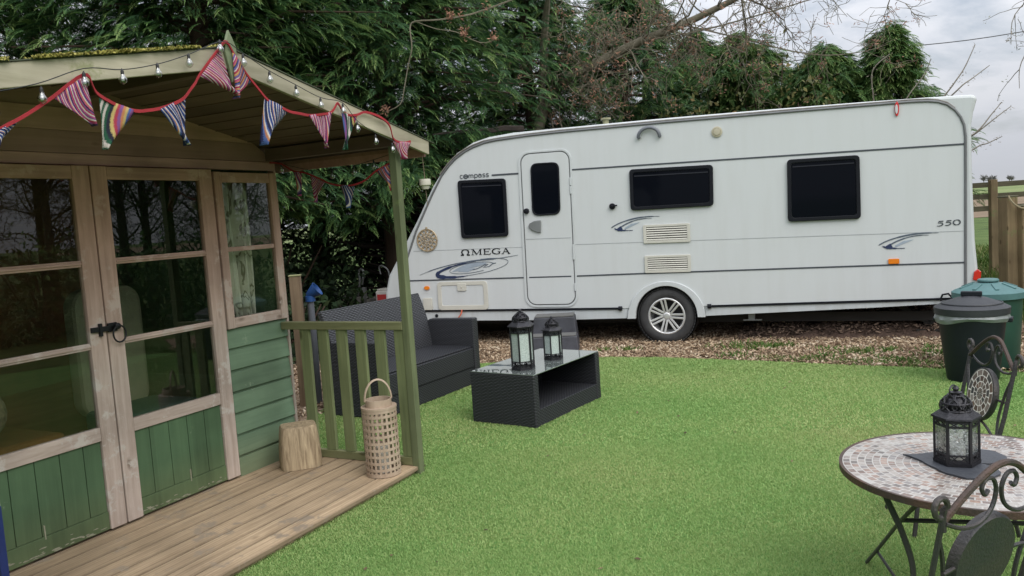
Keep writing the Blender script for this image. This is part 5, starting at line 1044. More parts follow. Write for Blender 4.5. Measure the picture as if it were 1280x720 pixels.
turf_poly = [(-3.6, -4), (5.1, -4), (5.1, 4.6), (5.05, 5.7), (4.9, 5.95), (4.3, 6.35), (3.72, 6.72), (3.45, 6.92), (3.0, 7.17), (2.5, 7.52), (2.0, 7.83), (1.5, 8.14), (.965, 8.36), (.3, 8.45), (-.4, 8.48), (-1.1, 8.2), (-1.55, 7.4), (-1.75, 6.5), (-1.72, 5.2), (-3.6, 3)]
M_TURFB = ground_mat('turf_backing', [(.3, (.09, .19, .05)), (.7, (.16, .29, .08))], 60., bscale=200)
sheet('artificial_turf', turf_poly, 0., M_TURFB)
# far fields and the rising land on the horizon
sheet('ploughed_field', [(6, 42), (220, 20), (330, 120), (60, 120), (9, 75)], .0, ground_mat('brown_field', [(.3, (.14, .10, .065)), (.7, (.22, .165, .11))], .15, bscale=2.))
mb = MB(); V = []; F = []; nx, ny = 60, 14
for j in range(ny + 1):
    y = 118 + (j / ny) ** 1.5 * 520
    for i in range(nx + 1):
        x = -420 + 900 * i / nx; t = min(1, j / ny * 1.15); V.append((x, y, .02 + 3.6 * t * t * (3 - 2 * t) + .8 * math.sin(x * .013 + 1) * t))
for j in range(ny):
    for i in range(nx): a = j * (nx + 1) + i; F.append((a, a + 1, a + nx + 2, a + nx + 1))
mb.add(V, F); o = mb.build('hill', ground_mat('pale_pasture', [(.3, (.11, .15, .055)), (.7, (.19, .22, .09))], .03, bscale=.5), None, smooth=True, fix=False); tag(o, kind='structure')
# mulch heap under the back of the caravan
mb = MB(); V = []; F = []; nx, ny = 60, 24; rnd = random.Random(3)
for j in range(ny + 1):
    for i in range(nx + 1):
        u = i / nx; v = j / ny; p0 = CM @ Vector((.7 + 2.55 * u, .15 + 1.35 * v, 0)); e = math.sin(PI * v) ** .7 * min(1, u * 4) * min(1, (1 - u) * 6)
        h = e * (.20 + .13 * u) * (.8 + .3 * math.sin(i * .7) * math.cos(j * .5)) + rnd.uniform(0, .025) * e; V.append((p0.x, p0.y, -.02 + h))
for j in range(ny):
    for i in range(nx): a = j * (nx + 1) + i; F.append((a, a + 1, a + nx + 2, a + nx + 1))
mb.add(V, F); o = mb.build('mulch_heap', ground_mat('dark_mulch', [(.3, (.05, .036, .028)), (.7, (.15, .10, .078))], 30., bscale=90), None, fix=False); tag(o, kind='structure')

def in_poly(X, Y, poly):
    inside = np.zeros(len(X), bool); n = len(poly); j = n - 1
    for i in range(n):
        xi, yi = poly[i]; xj, yj = poly[j]
        c_ = ((yi > Y) != (yj > Y)) & (X < (xj - xi) * (Y - yi) / (yj - yi + 1e-12) + xi); inside ^= c_; j = i
    return inside
def blades(name, X, Y, Z, h, wd, lean, mat, kind='stuff', tv=.26):
    n = len(X); a = RNG.uniform(0, 2 * PI, n); b_ = RNG.uniform(0, 2 * PI, n); h = h * RNG.uniform(.55, 1.15, n); ln = lean * RNG.uniform(.2, 1., n) * h
    dx, dy = np.cos(a) * wd / 2, np.sin(a) * wd / 2; tx, ty = np.cos(b_) * ln, np.sin(b_) * ln
    P0 = np.stack([X - dx, Y - dy, Z], 1); P1 = np.stack([X + dx, Y + dy, Z], 1)
    P2 = np.stack([X + dx * .8 + tx * .35, Y + dy * .8 + ty * .35, Z + h * .62], 1); P3 = np.stack([X - dx * .8 + tx * .35, Y - dy * .8 + ty * .35, Z + h * .62], 1); P4 = np.stack([X + tx, Y + ty, Z + h], 1)
    V = np.stack([P0, P1, P2, P3, P4], 1).reshape(-1, 3); o = np.arange(n)[:, None] * 5
    F = np.concatenate([o + np.array([[0, 1, 2]]), o + np.array([[0, 2, 3]]), o + np.array([[3, 2, 4]])], 1).reshape(-1, 3)
    ob = np_mesh(name, V, F, mat, None, np.repeat(RNG.normal(.5, tv, n), 3)); tag(ob, kind=kind); return ob
# short curly turf pile, thinner further away
M_TURF = foliage('turf_pile', [(0, (.17, .32, .09)), (.32, (.24, .395, .125)), (.55, (.335, .435, .16)), (.78, (.42, .44, .20)), (1, (.47, .455, .26))], .3, .6, .62)
def turf(n, ymin, ymax, h, wd):
    X = RNG.uniform(-1.9, 5.5, n * 3); Y = RNG.uniform(ymin, ymax, n * 3); ok = in_poly(X, Y, turf_poly) & (X < Y * .70 + .5) & (X > -Y * .62 - .5); X, Y = X[ok][:n], Y[ok][:n]
    return X, Y, h, wd
Xs, Ys, Hs, Ws = [], [], [], []
for n, y0, y1, h, wd in ((260000, 2.3, 3.6, .0098, .0033), (230000, 3.6, 5.2, .0105, .0046), (125000, 5.2, 7.0, .0115, .0070), (65000, 7.0, 8.5, .013, .010)):
    X, Y, h, wd = turf(n, y0, y1, h, wd); Xs.append(X); Ys.append(Y); Hs.append(np.full(len(X), h)); Ws.append(np.full(len(X), wd))
X = np.concatenate(Xs); Y = np.concatenate(Ys); blades('turf_pile', X, Y, np.full(len(X), .001), np.concatenate(Hs), np.concatenate(Ws), 1.3, M_TURF, tv=.06)
# dead leaves dropped on the turf
n = 70; X = RNG.uniform(-.8, 4.2, n * 3); Y = RNG.uniform(2.6, 8.1, n * 3); ok = in_poly(X, Y, turf_poly); X, Y = X[ok][:n], Y[ok][:n]; n = len(X); a = RNG.uniform(0, 2 * PI, n); l = RNG.uniform(.006, .020, n); C_ = np.stack([X, Y, np.full(n, .014)], 1); ux = np.stack([np.cos(a), np.sin(a), RNG.normal(0, .25, n)], 1) * l[:, None]; vx = np.stack([-np.sin(a), np.cos(a), RNG.normal(0, .25, n)], 1) * l[:, None] * .5
tag(np_mesh('fallen_leaves', np.stack([C_ - ux, C_ + vx, C_ + ux, C_ - vx], 1).reshape(-1, 3), np.arange(4 * n).reshape(-1, 4), foliage('dead_leaves', [(0, (.06, .04, .025)), (1, (.22, .16, .09))], .1, .9, 5.), None, RNG.random(n)), kind='stuff')
# loose wood chips
def chips(name, n, poly, zf, mat, s0, s1):
    xs = [p[0] for p in poly]; ys = [p[1] for p in poly]; X = RNG.uniform(min(xs), max(xs), n * 4); Y = RNG.uniform(min(ys), max(ys), n * 4); ok = in_poly(X, Y, poly); X, Y = X[ok][:n], Y[ok][:n]; n = len(X)
    Z = zf(X, Y); a = RNG.uniform(0, 2 * PI, n); l = RNG.uniform(s0, s1, n) * .5; wd = l * RNG.uniform(.25, .55, n); tl = RNG.normal(0, .45, n); t2 = RNG.normal(0, .5, n)
    ux = np.stack([np.cos(a) * np.cos(tl), np.sin(a) * np.cos(tl), np.sin(tl)], 1); vx = np.stack([-np.sin(a) * np.cos(t2), np.cos(a) * np.cos(t2), np.sin(t2)], 1); nn_ = np.cross(ux, vx)
    C_ = np.stack([X, Y, Z], 1); th_ = (.0035 * RNG.uniform(.6, 1.6, n))[:, None]; V = []
    for sz in (-1, 1):
        for (p, q) in ((-1, -1), (1, -.7), (1, .7), (-1, 1)): V.append(C_ + ux * (l * p)[:, None] + vx * (wd * q)[:, None] + nn_ * th_ * sz)
    V = np.stack(V, 1).reshape(-1, 3); o = np.arange(n)[:, None] * 8; F = np.concatenate([o + np.array([q]) for q in ((4, 5, 6, 7), (3, 2, 1, 0), (0, 1, 5, 4), (1, 2, 6, 5), (2, 3, 7, 6), (3, 0, 4, 7))], 1).reshape(-1, 4)
    ob = np_mesh(name, V, F, mat, None, np.repeat(RNG.random(n), 6)); tag(ob, kind='stuff'); return ob
M_CHIPS = foliage('wood_chips', [(0, (.10, .065, .040)), (.35, (.235, .16, .10)), (.62, (.36, .26, .17)), (.85, (.46, .36, .245)), (1, (.58, .48, .36))], 0, .85, 1.3)
vis_chip = [(-1.2, 8.35), (-.4, 8.50), (.3, 8.47), (.965, 8.38), (1.5, 8.16), (2.0, 7.85), (2.5, 7.54), (3.0, 7.19), (3.45, 6.94), (4.3, 6.4), (5.2, 6.0), (6.0, 6.6), (6.2, 7.6), (5.4, 9.0), (4.4, 9.6), (1.5, 10.6), (-1.2, 11.)]
chips('wood_chips', 27000, vis_chip, lambda X, Y: RNG.uniform(-.006, .014, len(X)), M_CHIPS, .016, .048)
chips('wood_chips', 2600, [(-3.6, 5.6), (-1.8, 5.4), (-1.55, 7.6), (-1.1, 8.5), (-1.5, 9.5), (-3.4, 9)], lambda X, Y: RNG.uniform(-.006, .014, len(X)), M_CHIPS, .025, .060)
M_MCH = foliage('mulch_chips', [(0, (.05, .036, .028)), (.6, (.16, .11, .085)), (1, (.36, .26, .19))], 0, .9, 2.)
c0, c1_, c2_, c3_ = [CM @ Vector(q) for q in ((.8, .2, 0), (3.2, .2, 0), (3.2, 1.4, 0), (.8, 1.4, 0))]
def heap_z(X, Y):
    inv = CM.inverted(); u = ((X - 1.716) * math.cos(CRZ) + (Y - 9.074) * math.sin(CRZ)); v = (-(X - 1.716) * math.sin(CRZ) + (Y - 9.074) * math.cos(CRZ))
    uu = np.clip((u - .7) / 2.55, 0, 1); vv = np.clip((v - .15) / 1.35, 0, 1); e = np.sin(PI * vv) ** .7 * np.minimum(1, uu * 4) * np.minimum(1, (1 - uu) * 6); return -.02 + e * (.20 + .13 * uu) * .95 + RNG.uniform(0, .03, len(X))
chips('mulch_chips', 3800, [(p.x, p.y) for p in (c0, c1_, c2_, c3_)], heap_z, M_MCH, .02, .06)
# weeds in the chips, rough grass along the turf edge and beyond the caravan
M_WEED = foliage('weed_leaves', [(0, (.045, .095, .018)), (.5, (.085, .165, .032)), (1, (.17, .22, .06))], .25, .6, 3.)
wx, wy, wz = [], [], []
for (cx, cy, r_, n) in [(1.25, 8.72, .10, 130), (1.0, 8.78, .07, 70), (2.45, 8.45, .33, 520), (2.75, 8.35, .16, 330), (3.15, 8.0, .12, 90), (3.35, 7.75, .24, 330), (3.65, 7.72, .10, 150), (2.95, 7.60, .18, 160), (4.05, 7.7, .10, 110), (4.0, 7.45, .22, 240), (2.2, 7.98, .15, 120), (3.5, 7.25, .22, 260), (4.6, 6.4, .3, 360), (4.75, 6.75, .12, 90), (5.2, 7.6, .4, 300)]:
    n = int(n * .45); wx.append(RNG.normal(cx, r_ * .55, n)); wy.append(RNG.normal(cy, r_ * .42, n))
X = np.concatenate(wx); Y = np.concatenate(wy); blades('weed_patch', X, Y, np.full(len(X), -.008), np.full(len(X), .055), np.full(len(X), .016), 1.3, M_WEED)
# ragged grass fringe on the turf edge near the bins
t_ = RNG.random(2300) ** .75; e0 = np.array([(2.2, 7.75), (3.0, 7.22), (3.72, 6.75), (4.9, 6.0), (6.2, 5.4)]); s_ = t_ * 4; k_ = np.minimum(s_.astype(int), 3); fr_ = s_ - k_; P_ = e0[k_] * (1 - fr_)[:, None] + e0[k_ + 1] * fr_[:, None] + RNG.normal(0, .085, (2300, 2)) + np.array([.09, .12])
blades('edge_grass', P_[:, 0], P_[:, 1], np.full(2300, -.01), np.full(2300, .045), np.full(2300, .010), 1.2, M_WEED)
M_LONG = foliage('rough_grass', [(0, (.040, .080, .016)), (.45, (.085, .150, .03)), (.8, (.17, .20, .06)), (1, (.30, .27, .13))], .25, .6, .7)
X = RNG.uniform(4.2, 12.0, 60000); Y = 8.0 + 26 * RNG.random(60000) ** 1.7; ok = (X > 4.9 + (Y - 9) * .10) & (X < Y * .72 + 1) & (X > Y * .40) & ~in_poly(X, Y, [(-9, 5.2), (4.6, 6.1), (6.0, 6.6), (6.2, 7.6), (5.4, 9.0), (4.6, 10.2), (2, 12)])
X, Y = X[ok], Y[ok]; hh = .10 + .12 * (np.sin(X * 2.1) * np.sin(Y * 1.3 + 1) > .1) + .05 * RNG.random(len(X)); blades('rough_grass', X, Y, np.full(len(X), -.02), hh, np.full(len(X), .013) + .0012 * (Y - 8), 1.0, M_LONG)

# ------------------------------------------------------------------ conifers
M_BARK = wood('conifer_bark', (.10, .065, .045), (.045, .030, .022), 2, grain=10, bump=1., knots=False)
M_CON = foliage('cypress_foliage', [(0, (.022, .056, .026)), (.35, (.048, .112, .044)), (.60, (.092, .185, .060)), (.82, (.175, .285, .088)), (1, (.27, .37, .13))], .33, .55, .55)
M_CON2 = foliage('cypress_foliage_bright', [(0, (.035, .09, .035)), (.4, (.085, .18, .055)), (.75, (.16, .26, .075)), (1, (.25, .31, .11))], .3, .55, .7)
M_HOLLY = foliage('ivy_leaves', [(0, (.05, .07, .024)), (.4, (.12, .13, .045)), (.75, (.23, .20, .075)), (1, (.36, .26, .12))], .25, .5, .9)
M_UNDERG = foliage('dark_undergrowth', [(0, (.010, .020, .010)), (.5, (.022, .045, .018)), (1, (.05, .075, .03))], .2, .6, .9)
def spray_template(rng, nl=13):
    """one flat drooping spray along +x (unit length): a leading shoot with side shoots, as narrow triangles"""
    T = []
    for k in range(nl):
        t = .06 + .94 * k / nl; z = -.36 * t * t; ln = .40 * (1 - t * .62)
        for s_ in (-1, 1):
            base = np.array([t, 0, z]); ang = rng.uniform(.45, .75); tip = base + np.array([math.cos(ang) * ln, s_ * math.sin(ang) * ln, -.20 * ln - .12 * ln * rng.random()]); per = np.array([-math.sin(ang) * s_, math.cos(ang), 0.]) * .024 * rng.uniform(.8, 1.3)
            mid = (base + tip) / 2 + np.array([0, 0, .02]); T.append([base, mid + per, tip, mid - per])
            b2 = base * .45 + tip * .55; ang2 = ang + .55; l2 = ln * .5; tip2 = b2 + np.array([math.cos(ang2) * l2, s_ * math.sin(ang2) * l2, -.12 * l2]); per2 = np.array([-math.sin(ang2) * s_, math.cos(ang2), 0.]) * .020; m2 = (b2 + tip2) / 2; T.append([b2, m2 + per2, tip2, m2 - per2])
    z = -.34; T.append([np.array([.9, 0, z * .8]), np.array([1.05, .03, z * 1.15]), np.array([1.22, 0, z * 1.6]), np.array([1.05, -.03, z * 1.15])])
    return np.array(T)
SPR = [spray_template(np.random.default_rng(i), 10) for i in range(5)]
TIPT = np.concatenate([np.repeat(np.linspace(-.16, .20, 10), 4), [.28]])      # younger, lighter growth towards the tip
def put_sprays(pos, dirv, size, rng):
    """place sprays at pos (n,3) pointing along dirv; returns V, F, tint"""
    n = len(pos); x = dirv / np.linalg.norm(dirv, axis=1)[:, None]; up = np.tile([0, 0, 1.], (n, 1)) + rng.normal(0, .30, (n, 3)); y = np.cross(up, x); y /= np.linalg.norm(y, axis=1)[:, None]; z = np.cross(x, y)
    tid = rng.integers(0, 5, n); Vs = []; Ts = []; tn_ = rng.normal(.45, .17, n)
    for t in range(5):
        i = np.where(tid == t)[0]
        if not len(i): continue
        S = SPR[t]; m = len(S); P = S.reshape(-1, 3); W = pos[i][:, None, :] + size[i][:, None, None] * (P[None, :, 0:1] * x[i][:, None, :] + P[None, :, 1:2] * y[i][:, None, :] + P[None, :, 2:3] * z[i][:, None, :])
        Vs.append(W.reshape(-1, 3)); Ts.append((tn_[i][:, None] + rng.normal(0, .08, (len(i), m)) + TIPT[None, :m]).ravel())
    V = np.concatenate(Vs); return V, np.arange(len(V)).reshape(-1, 4), np.concatenate(Ts)
def clear_of_caravan(P, m=.42):
    dx, dy = P[:, 0] - 1.716, P[:, 1] - 9.074; u = dx * math.cos(CRZ) + dy * math.sin(CRZ); v = -dx * math.sin(CRZ) + dy * math.cos(CRZ)
    nose = -3.6 + np.clip((P[:, 2] - .6) * .62, 0, 1.4)
    return ~((u > nose - m) & (u < 3.3 + m) & (v > -6) & (v < 2.2 + m) & (P[:, 2] < 2.6 + m * .8)) & ~((u > -5 - m) & (u < -3) & (v > -.3) & (v < 2.2) & (P[:, 2] < 1.2))
def conifer(label, x, y, h, rad, seed, z0=.3, nl=230, mat=None, zmax=None, dens=31, size=(.18, .33), cone=False, sx=1., lob=.16):
    rng = np.random.default_rng(seed); t = thing('conifer', label, 'tree', (x, y, -.02), 0, 'conifers behind the caravan')
    mb = MB(); mb.tube([(0, 0, 0), (.05, .02, h * .3), (-.04, .05, h * .6), (0, 0, h * .97)], [.20, .15, .09, .02], 10)
    pos, dr_, sz = [], [], []; zm = zmax or h
    for i in range(nl):
        f = (i + rng.random()) / nl; zz = z0 + (zm - z0) * f; prof = rad * ((1 - zz / h) ** .72 * 1.15 if cone else (1 - (zz / h) ** 2.2) ** .75) * (1. if zz > 1.2 else .82 + .15 * zz); a = rng.uniform(0, 2 * PI)
        ln = prof * (rng.uniform(.35, 1.2) if cone else rng.uniform(.50, 1.14)) * (1 + lob * math.sin(3 * a + zz * 1.7 + seed) + (lob - .16) * math.sin(7 * a - zz * 4.1 + seed * 2)); rise = rng.uniform(.05, .5); 
        for j in range(dens):
            s = .30 + .70 * ((j + rng.random()) / dens) ** .8; r_ = ln * s; aj = a + rng.normal(0, .13) ; z_ = zz + r_ * rise * .8 - .30 * (r_ / max(rad, .1)) ** 2 * r_ * .55 + rng.normal(0, .08)
            pos.append((r_ * math.cos(aj), r_ * math.sin(aj), z_)); yaw = a + rng.normal(0, .75) * (1.1 - s * .5); dr_.append((math.cos(yaw), math.sin(yaw), rng.uniform(-.55, .22))); sz.append(rng.uniform(*size) * (1.05 - .25 * s))
        if i % 3 == 0 and ln > .5: mb.tube([(0, 0, zz), (ln * .5 * math.cos(a), ln * .5 * math.sin(a), zz + ln * rise * .45), (ln * .95 * math.cos(a), ln * .95 * math.sin(a), zz + ln * rise * .6 - .12 * ln)], [.028, .02, .006], 5)
    mb.build('trunk', M_BARK, t, smooth=True)
    pos = np.array(pos); pos[:, 0] *= sx; ok = (pos[:, 2] > .05) & clear_of_caravan(pos + np.array([x, y, 0])); V, F, T = put_sprays(pos[ok], np.array(dr_)[ok], np.array(sz)[ok], rng)
    np_mesh('crown', V, F, mat or M_CON, t, T); return t
conifer('tall dark conifer filling the top left, behind the summerhouse roof', -6.9, 10.6, 10, 2.6, 1, zmax=7.0, nl=400)
conifer('tall bushy conifer rising behind the ridge of the summerhouse', -3.95, 10.9, 10.5, 2.65, 2, zmax=7.0, z0=1.7, nl=460)
conifer('tall bright green conifer whose drooping boughs overhang the caravan nose', -1.75, 12.3, 10.5, 2.5, 3, zmax=7.2, z0=1.5, nl=460)
conifer('dark conifer standing right behind the middle of the caravan roof', .55, 14.4, 7.4, 1.9, 4, z0=.8, nl=400)
conifer('low spreading conifer half hidden by the bare bough', 2.5, 16.0, 6.0, 2.1, 5, nl=300)
conifer('feathery conifer with a drooping tip above the rear of the caravan', 6.68, 13.9, 4.3, .98, 6, mat=M_CON2, nl=210, z0=1.2, sx=1.15, lob=.36)
conifer('broad green conifer left of the drooping one at the rear of the caravan', 5.75, 14.3, 4.1, 1.2, 7, mat=M_CON2, nl=250, z0=1.2, sx=1.5, lob=.3)
conifer('rounded conifer between the yellowish bush and the broad green conifer', 4.55, 15.2, 4.6, 1.3, 13, mat=M_CON2, nl=270, z0=1.2, sx=1.7, lob=.3)
conifer('dark conifer at the back, seen in the gap above the rear half of the caravan', 5.6, 17.6, 4.5, 1.4, 14, nl=240, z0=.6, sx=2., lob=.3)
conifer('tall dark conifer in the second row left of the ridge of the summerhouse', -8.2, 14.6, 10, 2.8, 15, zmax=8., nl=260, z0=1., sx=1.3)
conifer('tall dark conifer in the second row right of the ridge of the summerhouse', -5.0, 15.4, 10, 2.8, 16, zmax=8.2, nl=260, z0=1., sx=1.3)
conifer('tall dark conifer in the second row behind the brush heap', -1.4, 16.4, 10, 2.6, 17, zmax=7.6, nl=240, z0=.5, sx=1.3)
conifer('shadowy conifer deep behind the caravan nose', -3.6, 15.2, 9, 2.7, 8, zmax=6.8, nl=280)
conifer('shadowy conifer at the far left behind the summerhouse', -10.2, 13.2, 10, 2.9, 9, zmax=7.2, nl=280)
conifer('slim dark conifer against the pale sky behind the bough', 3.4, 18.6, 6.6, 1.8, 10, nl=190)
conifer('dark conifer low behind the yellowish bush', 4.3, 17.6, 5.2, 1.8, 12, nl=200)
def shrub(label, x, y, rx, ry, h, seed, mat, n=2600, cat='shrub', leaf=.055, name='shrub'):
    rng = np.random.default_rng(seed); t = thing(name, label, cat, (x, y, -.02)); th_ = rng.uniform(0, 2 * PI, n); ph = np.arccos(rng.uniform(-.1, 1, n)); rr = rng.uniform(.55, 1.05, n) * (1 + .16 * np.sin(5 * th_ + 3 * ph + seed) + .12 * np.sin(11 * th_ - 5 * ph))
    C_ = np.stack([rx * rr * np.sin(ph) * np.cos(th_), ry * rr * np.sin(ph) * np.sin(th_), h * rr * np.cos(ph) * .92 + .1], 1); a = rng.normal(0, 1, (n, 3)); a /= np.linalg.norm(a, axis=1)[:, None]; b_ = np.cross(a, rng.normal(0, 1, (n, 3))); b_ /= np.linalg.norm(b_, axis=1)[:, None]; l = (leaf * rng.uniform(.6, 1.3, n))[:, None]
    V = np.stack([C_ - a * l, C_ + b_ * l * .5, C_ + a * l, C_ - b_ * l * .5], 1).reshape(-1, 3); np_mesh('crown', V, np.arange(4 * n).reshape(-1, 4), mat, t, np.clip(rng.normal(.45, .22, n), 0, 1))
    mb = MB()
    for k in range(7): q = rng.uniform(-.7, .7, 2); mb.tube([(q[0] * .1, q[1] * .1, 0), (q[0] * rx * .6, q[1] * ry * .6, h * .5), (q[0] * rx, q[1] * ry, h * .9)], [.03, .02, .008], 5)
    mb.build('trunk', M_BARK, t); return t
shrub('olive brown ivy-clad bush behind the caravan roof, under the bare bough', 3.35, 13.6, 1.35, .8, 3.35, 21, M_HOLLY, 6500, leaf=.05)
shrub('olive bush left of the feathery conifers behind the caravan', 4.85, 13.0, .75, .7, 3.4, 22, M_HOLLY, 3400, leaf=.05)
shrub('tall yellowish bush against the sky under the end of the bough', 4.75, 14.6, .8, .7, 4.5, 23, M_HOLLY, 2400, leaf=.05)
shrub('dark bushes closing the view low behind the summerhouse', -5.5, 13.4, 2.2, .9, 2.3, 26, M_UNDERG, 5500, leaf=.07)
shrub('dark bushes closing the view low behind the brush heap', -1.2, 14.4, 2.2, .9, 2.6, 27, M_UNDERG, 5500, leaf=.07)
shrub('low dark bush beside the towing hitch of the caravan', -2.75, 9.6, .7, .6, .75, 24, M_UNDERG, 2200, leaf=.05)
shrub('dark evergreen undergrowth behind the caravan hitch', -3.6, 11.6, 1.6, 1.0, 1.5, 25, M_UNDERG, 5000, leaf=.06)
# ------------------------------------------------------------------ bare bough, twigs, brush heap
M_TWIG = plain('pale_grey_bark', (.30, .27, .22), .85, base2=(.17, .145, .115), scale=9, bump=.4); M_BOUGH = plain('mossy_grey_bark', (.20, .175, .13), .9, base2=(.10, .09, .055), scale=7, bump=.6)
M_BUD = foliage('red_brown_buds', [(0, (.12, .06, .04)), (.5, (.25, .125, .08)), (1, (.42, .24, .16))], .2, .8, 3.); M_DEAD = plain('dead_brush', (.055, .042, .034), .95, base2=(.022, .017, .014), scale=12)
def crooked(rng, p, d, length, n, wob, grav=0.):
    pts = [Vector(p)]; d = Vector(d).normalized()
    for i in range(n):
        d = (d + Vector(rng.normal(0, wob, 3)) + Vector((0, 0, grav))).normalized(); pts.append(pts[-1] + d * length / n)
    return pts
def twigs(mb, rng, pts, r0, depth, tips, lens=(.7, 1.3), k=5):
    m = len(pts); mb.tube(pts, [max(.0035, r0 * (1 - .8 * i / (m - 1))) for i in range(m)], 6 if r0 > .03 else 4)
    if depth == 0: tips.append((pts[-1], (pts[-1] - pts[-2]).normalized())); tips.append((pts[len(pts) // 2], (pts[-1] - pts[-2]).normalized())); return
    for i in range(k):
        j = int(rng.uniform(.2, 1.) * (m - 1)); t = (pts[min(j + 1, m - 1)] - pts[max(j - 1, 0)]).normalized(); side = Vector(rng.normal(0, 1, 3)); side = (side - t * side.dot(t)).normalized(); d = t * rng.uniform(.2, .8) + side
        sub = crooked(rng, pts[j], d, rng.uniform(*lens), 6, .22, rng.uniform(-.08, .04)); twigs(mb, rng, sub, max(.005, r0 * .38), depth - 1, tips, (lens[0] * .6, lens[1] * .6), k)
def buds(tips, rng, n, s, name, mat, parent):
    V = []; T = []
    for p, d in tips:
        if rng.random() < .35: continue
        for q in range(n):
            c_ = p + Vector(rng.normal(0, s * .9, 3)) - d * s * rng.random() * 2; a = Vector(rng.normal(0, 1, 3)).normalized() * s * rng.uniform(.4, 1.); b_ = a.orthogonal().normalized() * s * .3; V += [c_ - a, c_ + b_, c_ + a, c_ - b_]; T.append(rng.random())
    if V: o = np_mesh(name, np.array([tuple(v) for v in V]), np.arange(len(V)).reshape(-1, 4), mat, parent, np.array(T)); o['kind'] = 'stuff'
rng = np.random.default_rng(77); bt_ = thing('bare_tree', 'leaning bare tree with a thick mossy bough and red brown buds above the caravan roof', 'tree', (0.2, 13.6, -.02))
mb = MB(); tips = []; base = Vector((.2, 13.6, -.02)); W = lambda *p: Vector(p) - base
bough = [W(.2, 13.6, 0), W(.35, 13.6, 1.6), W(.65, 13.6, 3.1), W(1.02, 13.55, 3.68), W(1.5, 13.5, 3.93), W(2.37, 13.4, 4.27), W(3.04, 13.3, 4.47), W(3.78, 13.2, 4.75), W(4.6, 13.1, 5.1), W(5.4, 13., 5.35)]
bp_pts = smooth_path(bough, 4); mb.tube(bp_pts, [.115 - .085 * i / (len(bp_pts) - 1) for i in range(len(bp_pts))], 10)
for i in range(84):
    j = int(rng.uniform(.32, 1.) * (len(bp_pts) - 1)); p = bp_pts[j]; up = rng.random() < .5; d = Vector((rng.normal(.25, .6), rng.normal(-.35, .5), .75 if up else -.65)); sub = crooked(rng, p, d, rng.uniform(.7, 1.7), 8, .26, -.02); twigs(mb, rng, sub, rng.uniform(.010, .019), 2, tips, (.35, .8), 4)
sub2 = smooth_path([W(2.37, 13.4, 4.27), W(3.3, 13.0, 4.30), W(4.3, 12.7, 4.45), W(5.2, 12.6, 4.62), W(5.95, 12.6, 4.55), W(6.4, 12.6, 4.38)], 4); twigs(mb, rng, sub2, .018, 2, tips, (.4, .9), 9)
sub3 = smooth_path([W(3.04, 13.3, 4.47), W(3.9, 12.9, 4.1), W(4.8, 12.6, 3.75), W(5.5, 12.5, 3.7), W(6.0, 12.5, 3.8)], 4); twigs(mb, rng, sub3, .016, 2, tips, (.4, .8), 8)
# high limb crossing above and the twig that hangs in front of the conifer
mb.tube(smooth_path([W(.65, 13.6, 3.1), W(.8, 12.8, 4.6), W(.9, 11., 5.2), W(.6, 9.8, 4.6), W(.22, 9.5, 4.04)], 4), [.06] * 5 + [.035] * 6 + [.016] * 6, 7)
hang = smooth_path([W(.22, 9.5, 4.04), W(-.25, 9.5, 3.91), W(-.63, 9.5, 3.87), W(-.91, 9.5, 3.87), W(-.98, 9.5, 3.80), W(-.97, 9.45, 3.57), W(-1.03, 9.5, 3.39), W(-1.1, 9.5, 3.12), W(-1.16, 9.5, 2.94), W(-1.34, 9.5, 2.86)], 3); mb.tube(hang, [.011 - .006 * i / (len(hang) - 1) for i in range(len(hang))], 5)
h2 = smooth_path([W(-.91, 9.5, 3.87), W(-.68, 9.5, 3.77), W(-.45, 9.5, 3.72), W(-.18, 9.5, 3.58), W(-.02, 9.5, 3.60)], 3); mb.tube(h2, .006, 4)
near_tips = [(p, Vector((0, 0, -1))) for p in (hang[-1], hang[4], hang[5], hang[5], h2[-1], h2[7], h2[7], hang[2])] * 2
mb.build('trunk', M_BOUGH, bt_, smooth=True)
tips = [tips[i] for i in rng.permutation(len(tips))[:750]]
mb2 = MB(); buds(tips, rng, 7, .040, 'bud_clusters', M_BUD, bt_)
buds(near_tips, rng, 16, .030, 'bud_clusters', M_BUD, bt_)
# twiggy shrub behind the rear end, and the budding tree at the right edge
rng = np.random.default_rng(12); t = thing('budding_shrub', 'slender twigs with pale buds sticking out behind the rear corner of the caravan', 'shrub', (5.6, 11.6, -.02)); mb = MB(); tips = []; b0 = Vector((5.6, 11.6, -.02))
for e in [((6.0, 11.2, 2.0), (6.42, 11, 2.26), (6.67, 11, 2.52), (6.80, 11, 2.66)), ((6.0, 11.2, 1.9), (6.45, 11, 2.27), (6.72, 11, 2.46), (6.93, 11, 2.60)), ((6.0, 11.2, 1.7), (6.42, 11, 2.06), (6.6, 11, 2.12), (6.80, 11, 2.20)), ((5.8, 11.3, 2.3), (6.13, 11, 2.92), (6.3, 11, 3.15), (6.45, 11, 3.45)), ((5.9, 11.3, 2.4), (6.2, 11, 2.86), (6.4, 11, 3.0), (6.64, 11, 3.16)), ((5.4, 11.5, 2.2), (5.6, 11.2, 2.8), (5.8, 11.1, 3.1), (5.85, 11., 3.3)), ((5.3, 11.5, 2.2), (5.2, 11.3, 2.8), (5.1, 11.1, 3.2), (5.3, 11., 3.4))]:
    pts = smooth_path([Vector((0, 0, 0)), (Vector(e[0]) - b0) * .5 + Vector((-.1, 0, .1))] + [Vector(q) - b0 for q in e], 4); mb.tube(pts, [.018 - .013 * i / (len(pts) - 1) for i in range(len(pts))], 5)
    for j in range(len(pts) - 9, len(pts)): tips.append((pts[j], Vector((0, 0, 1)))); tips.append((pts[j] + Vector(rng.normal(0, .03, 3)), Vector((0, 0, 1))))
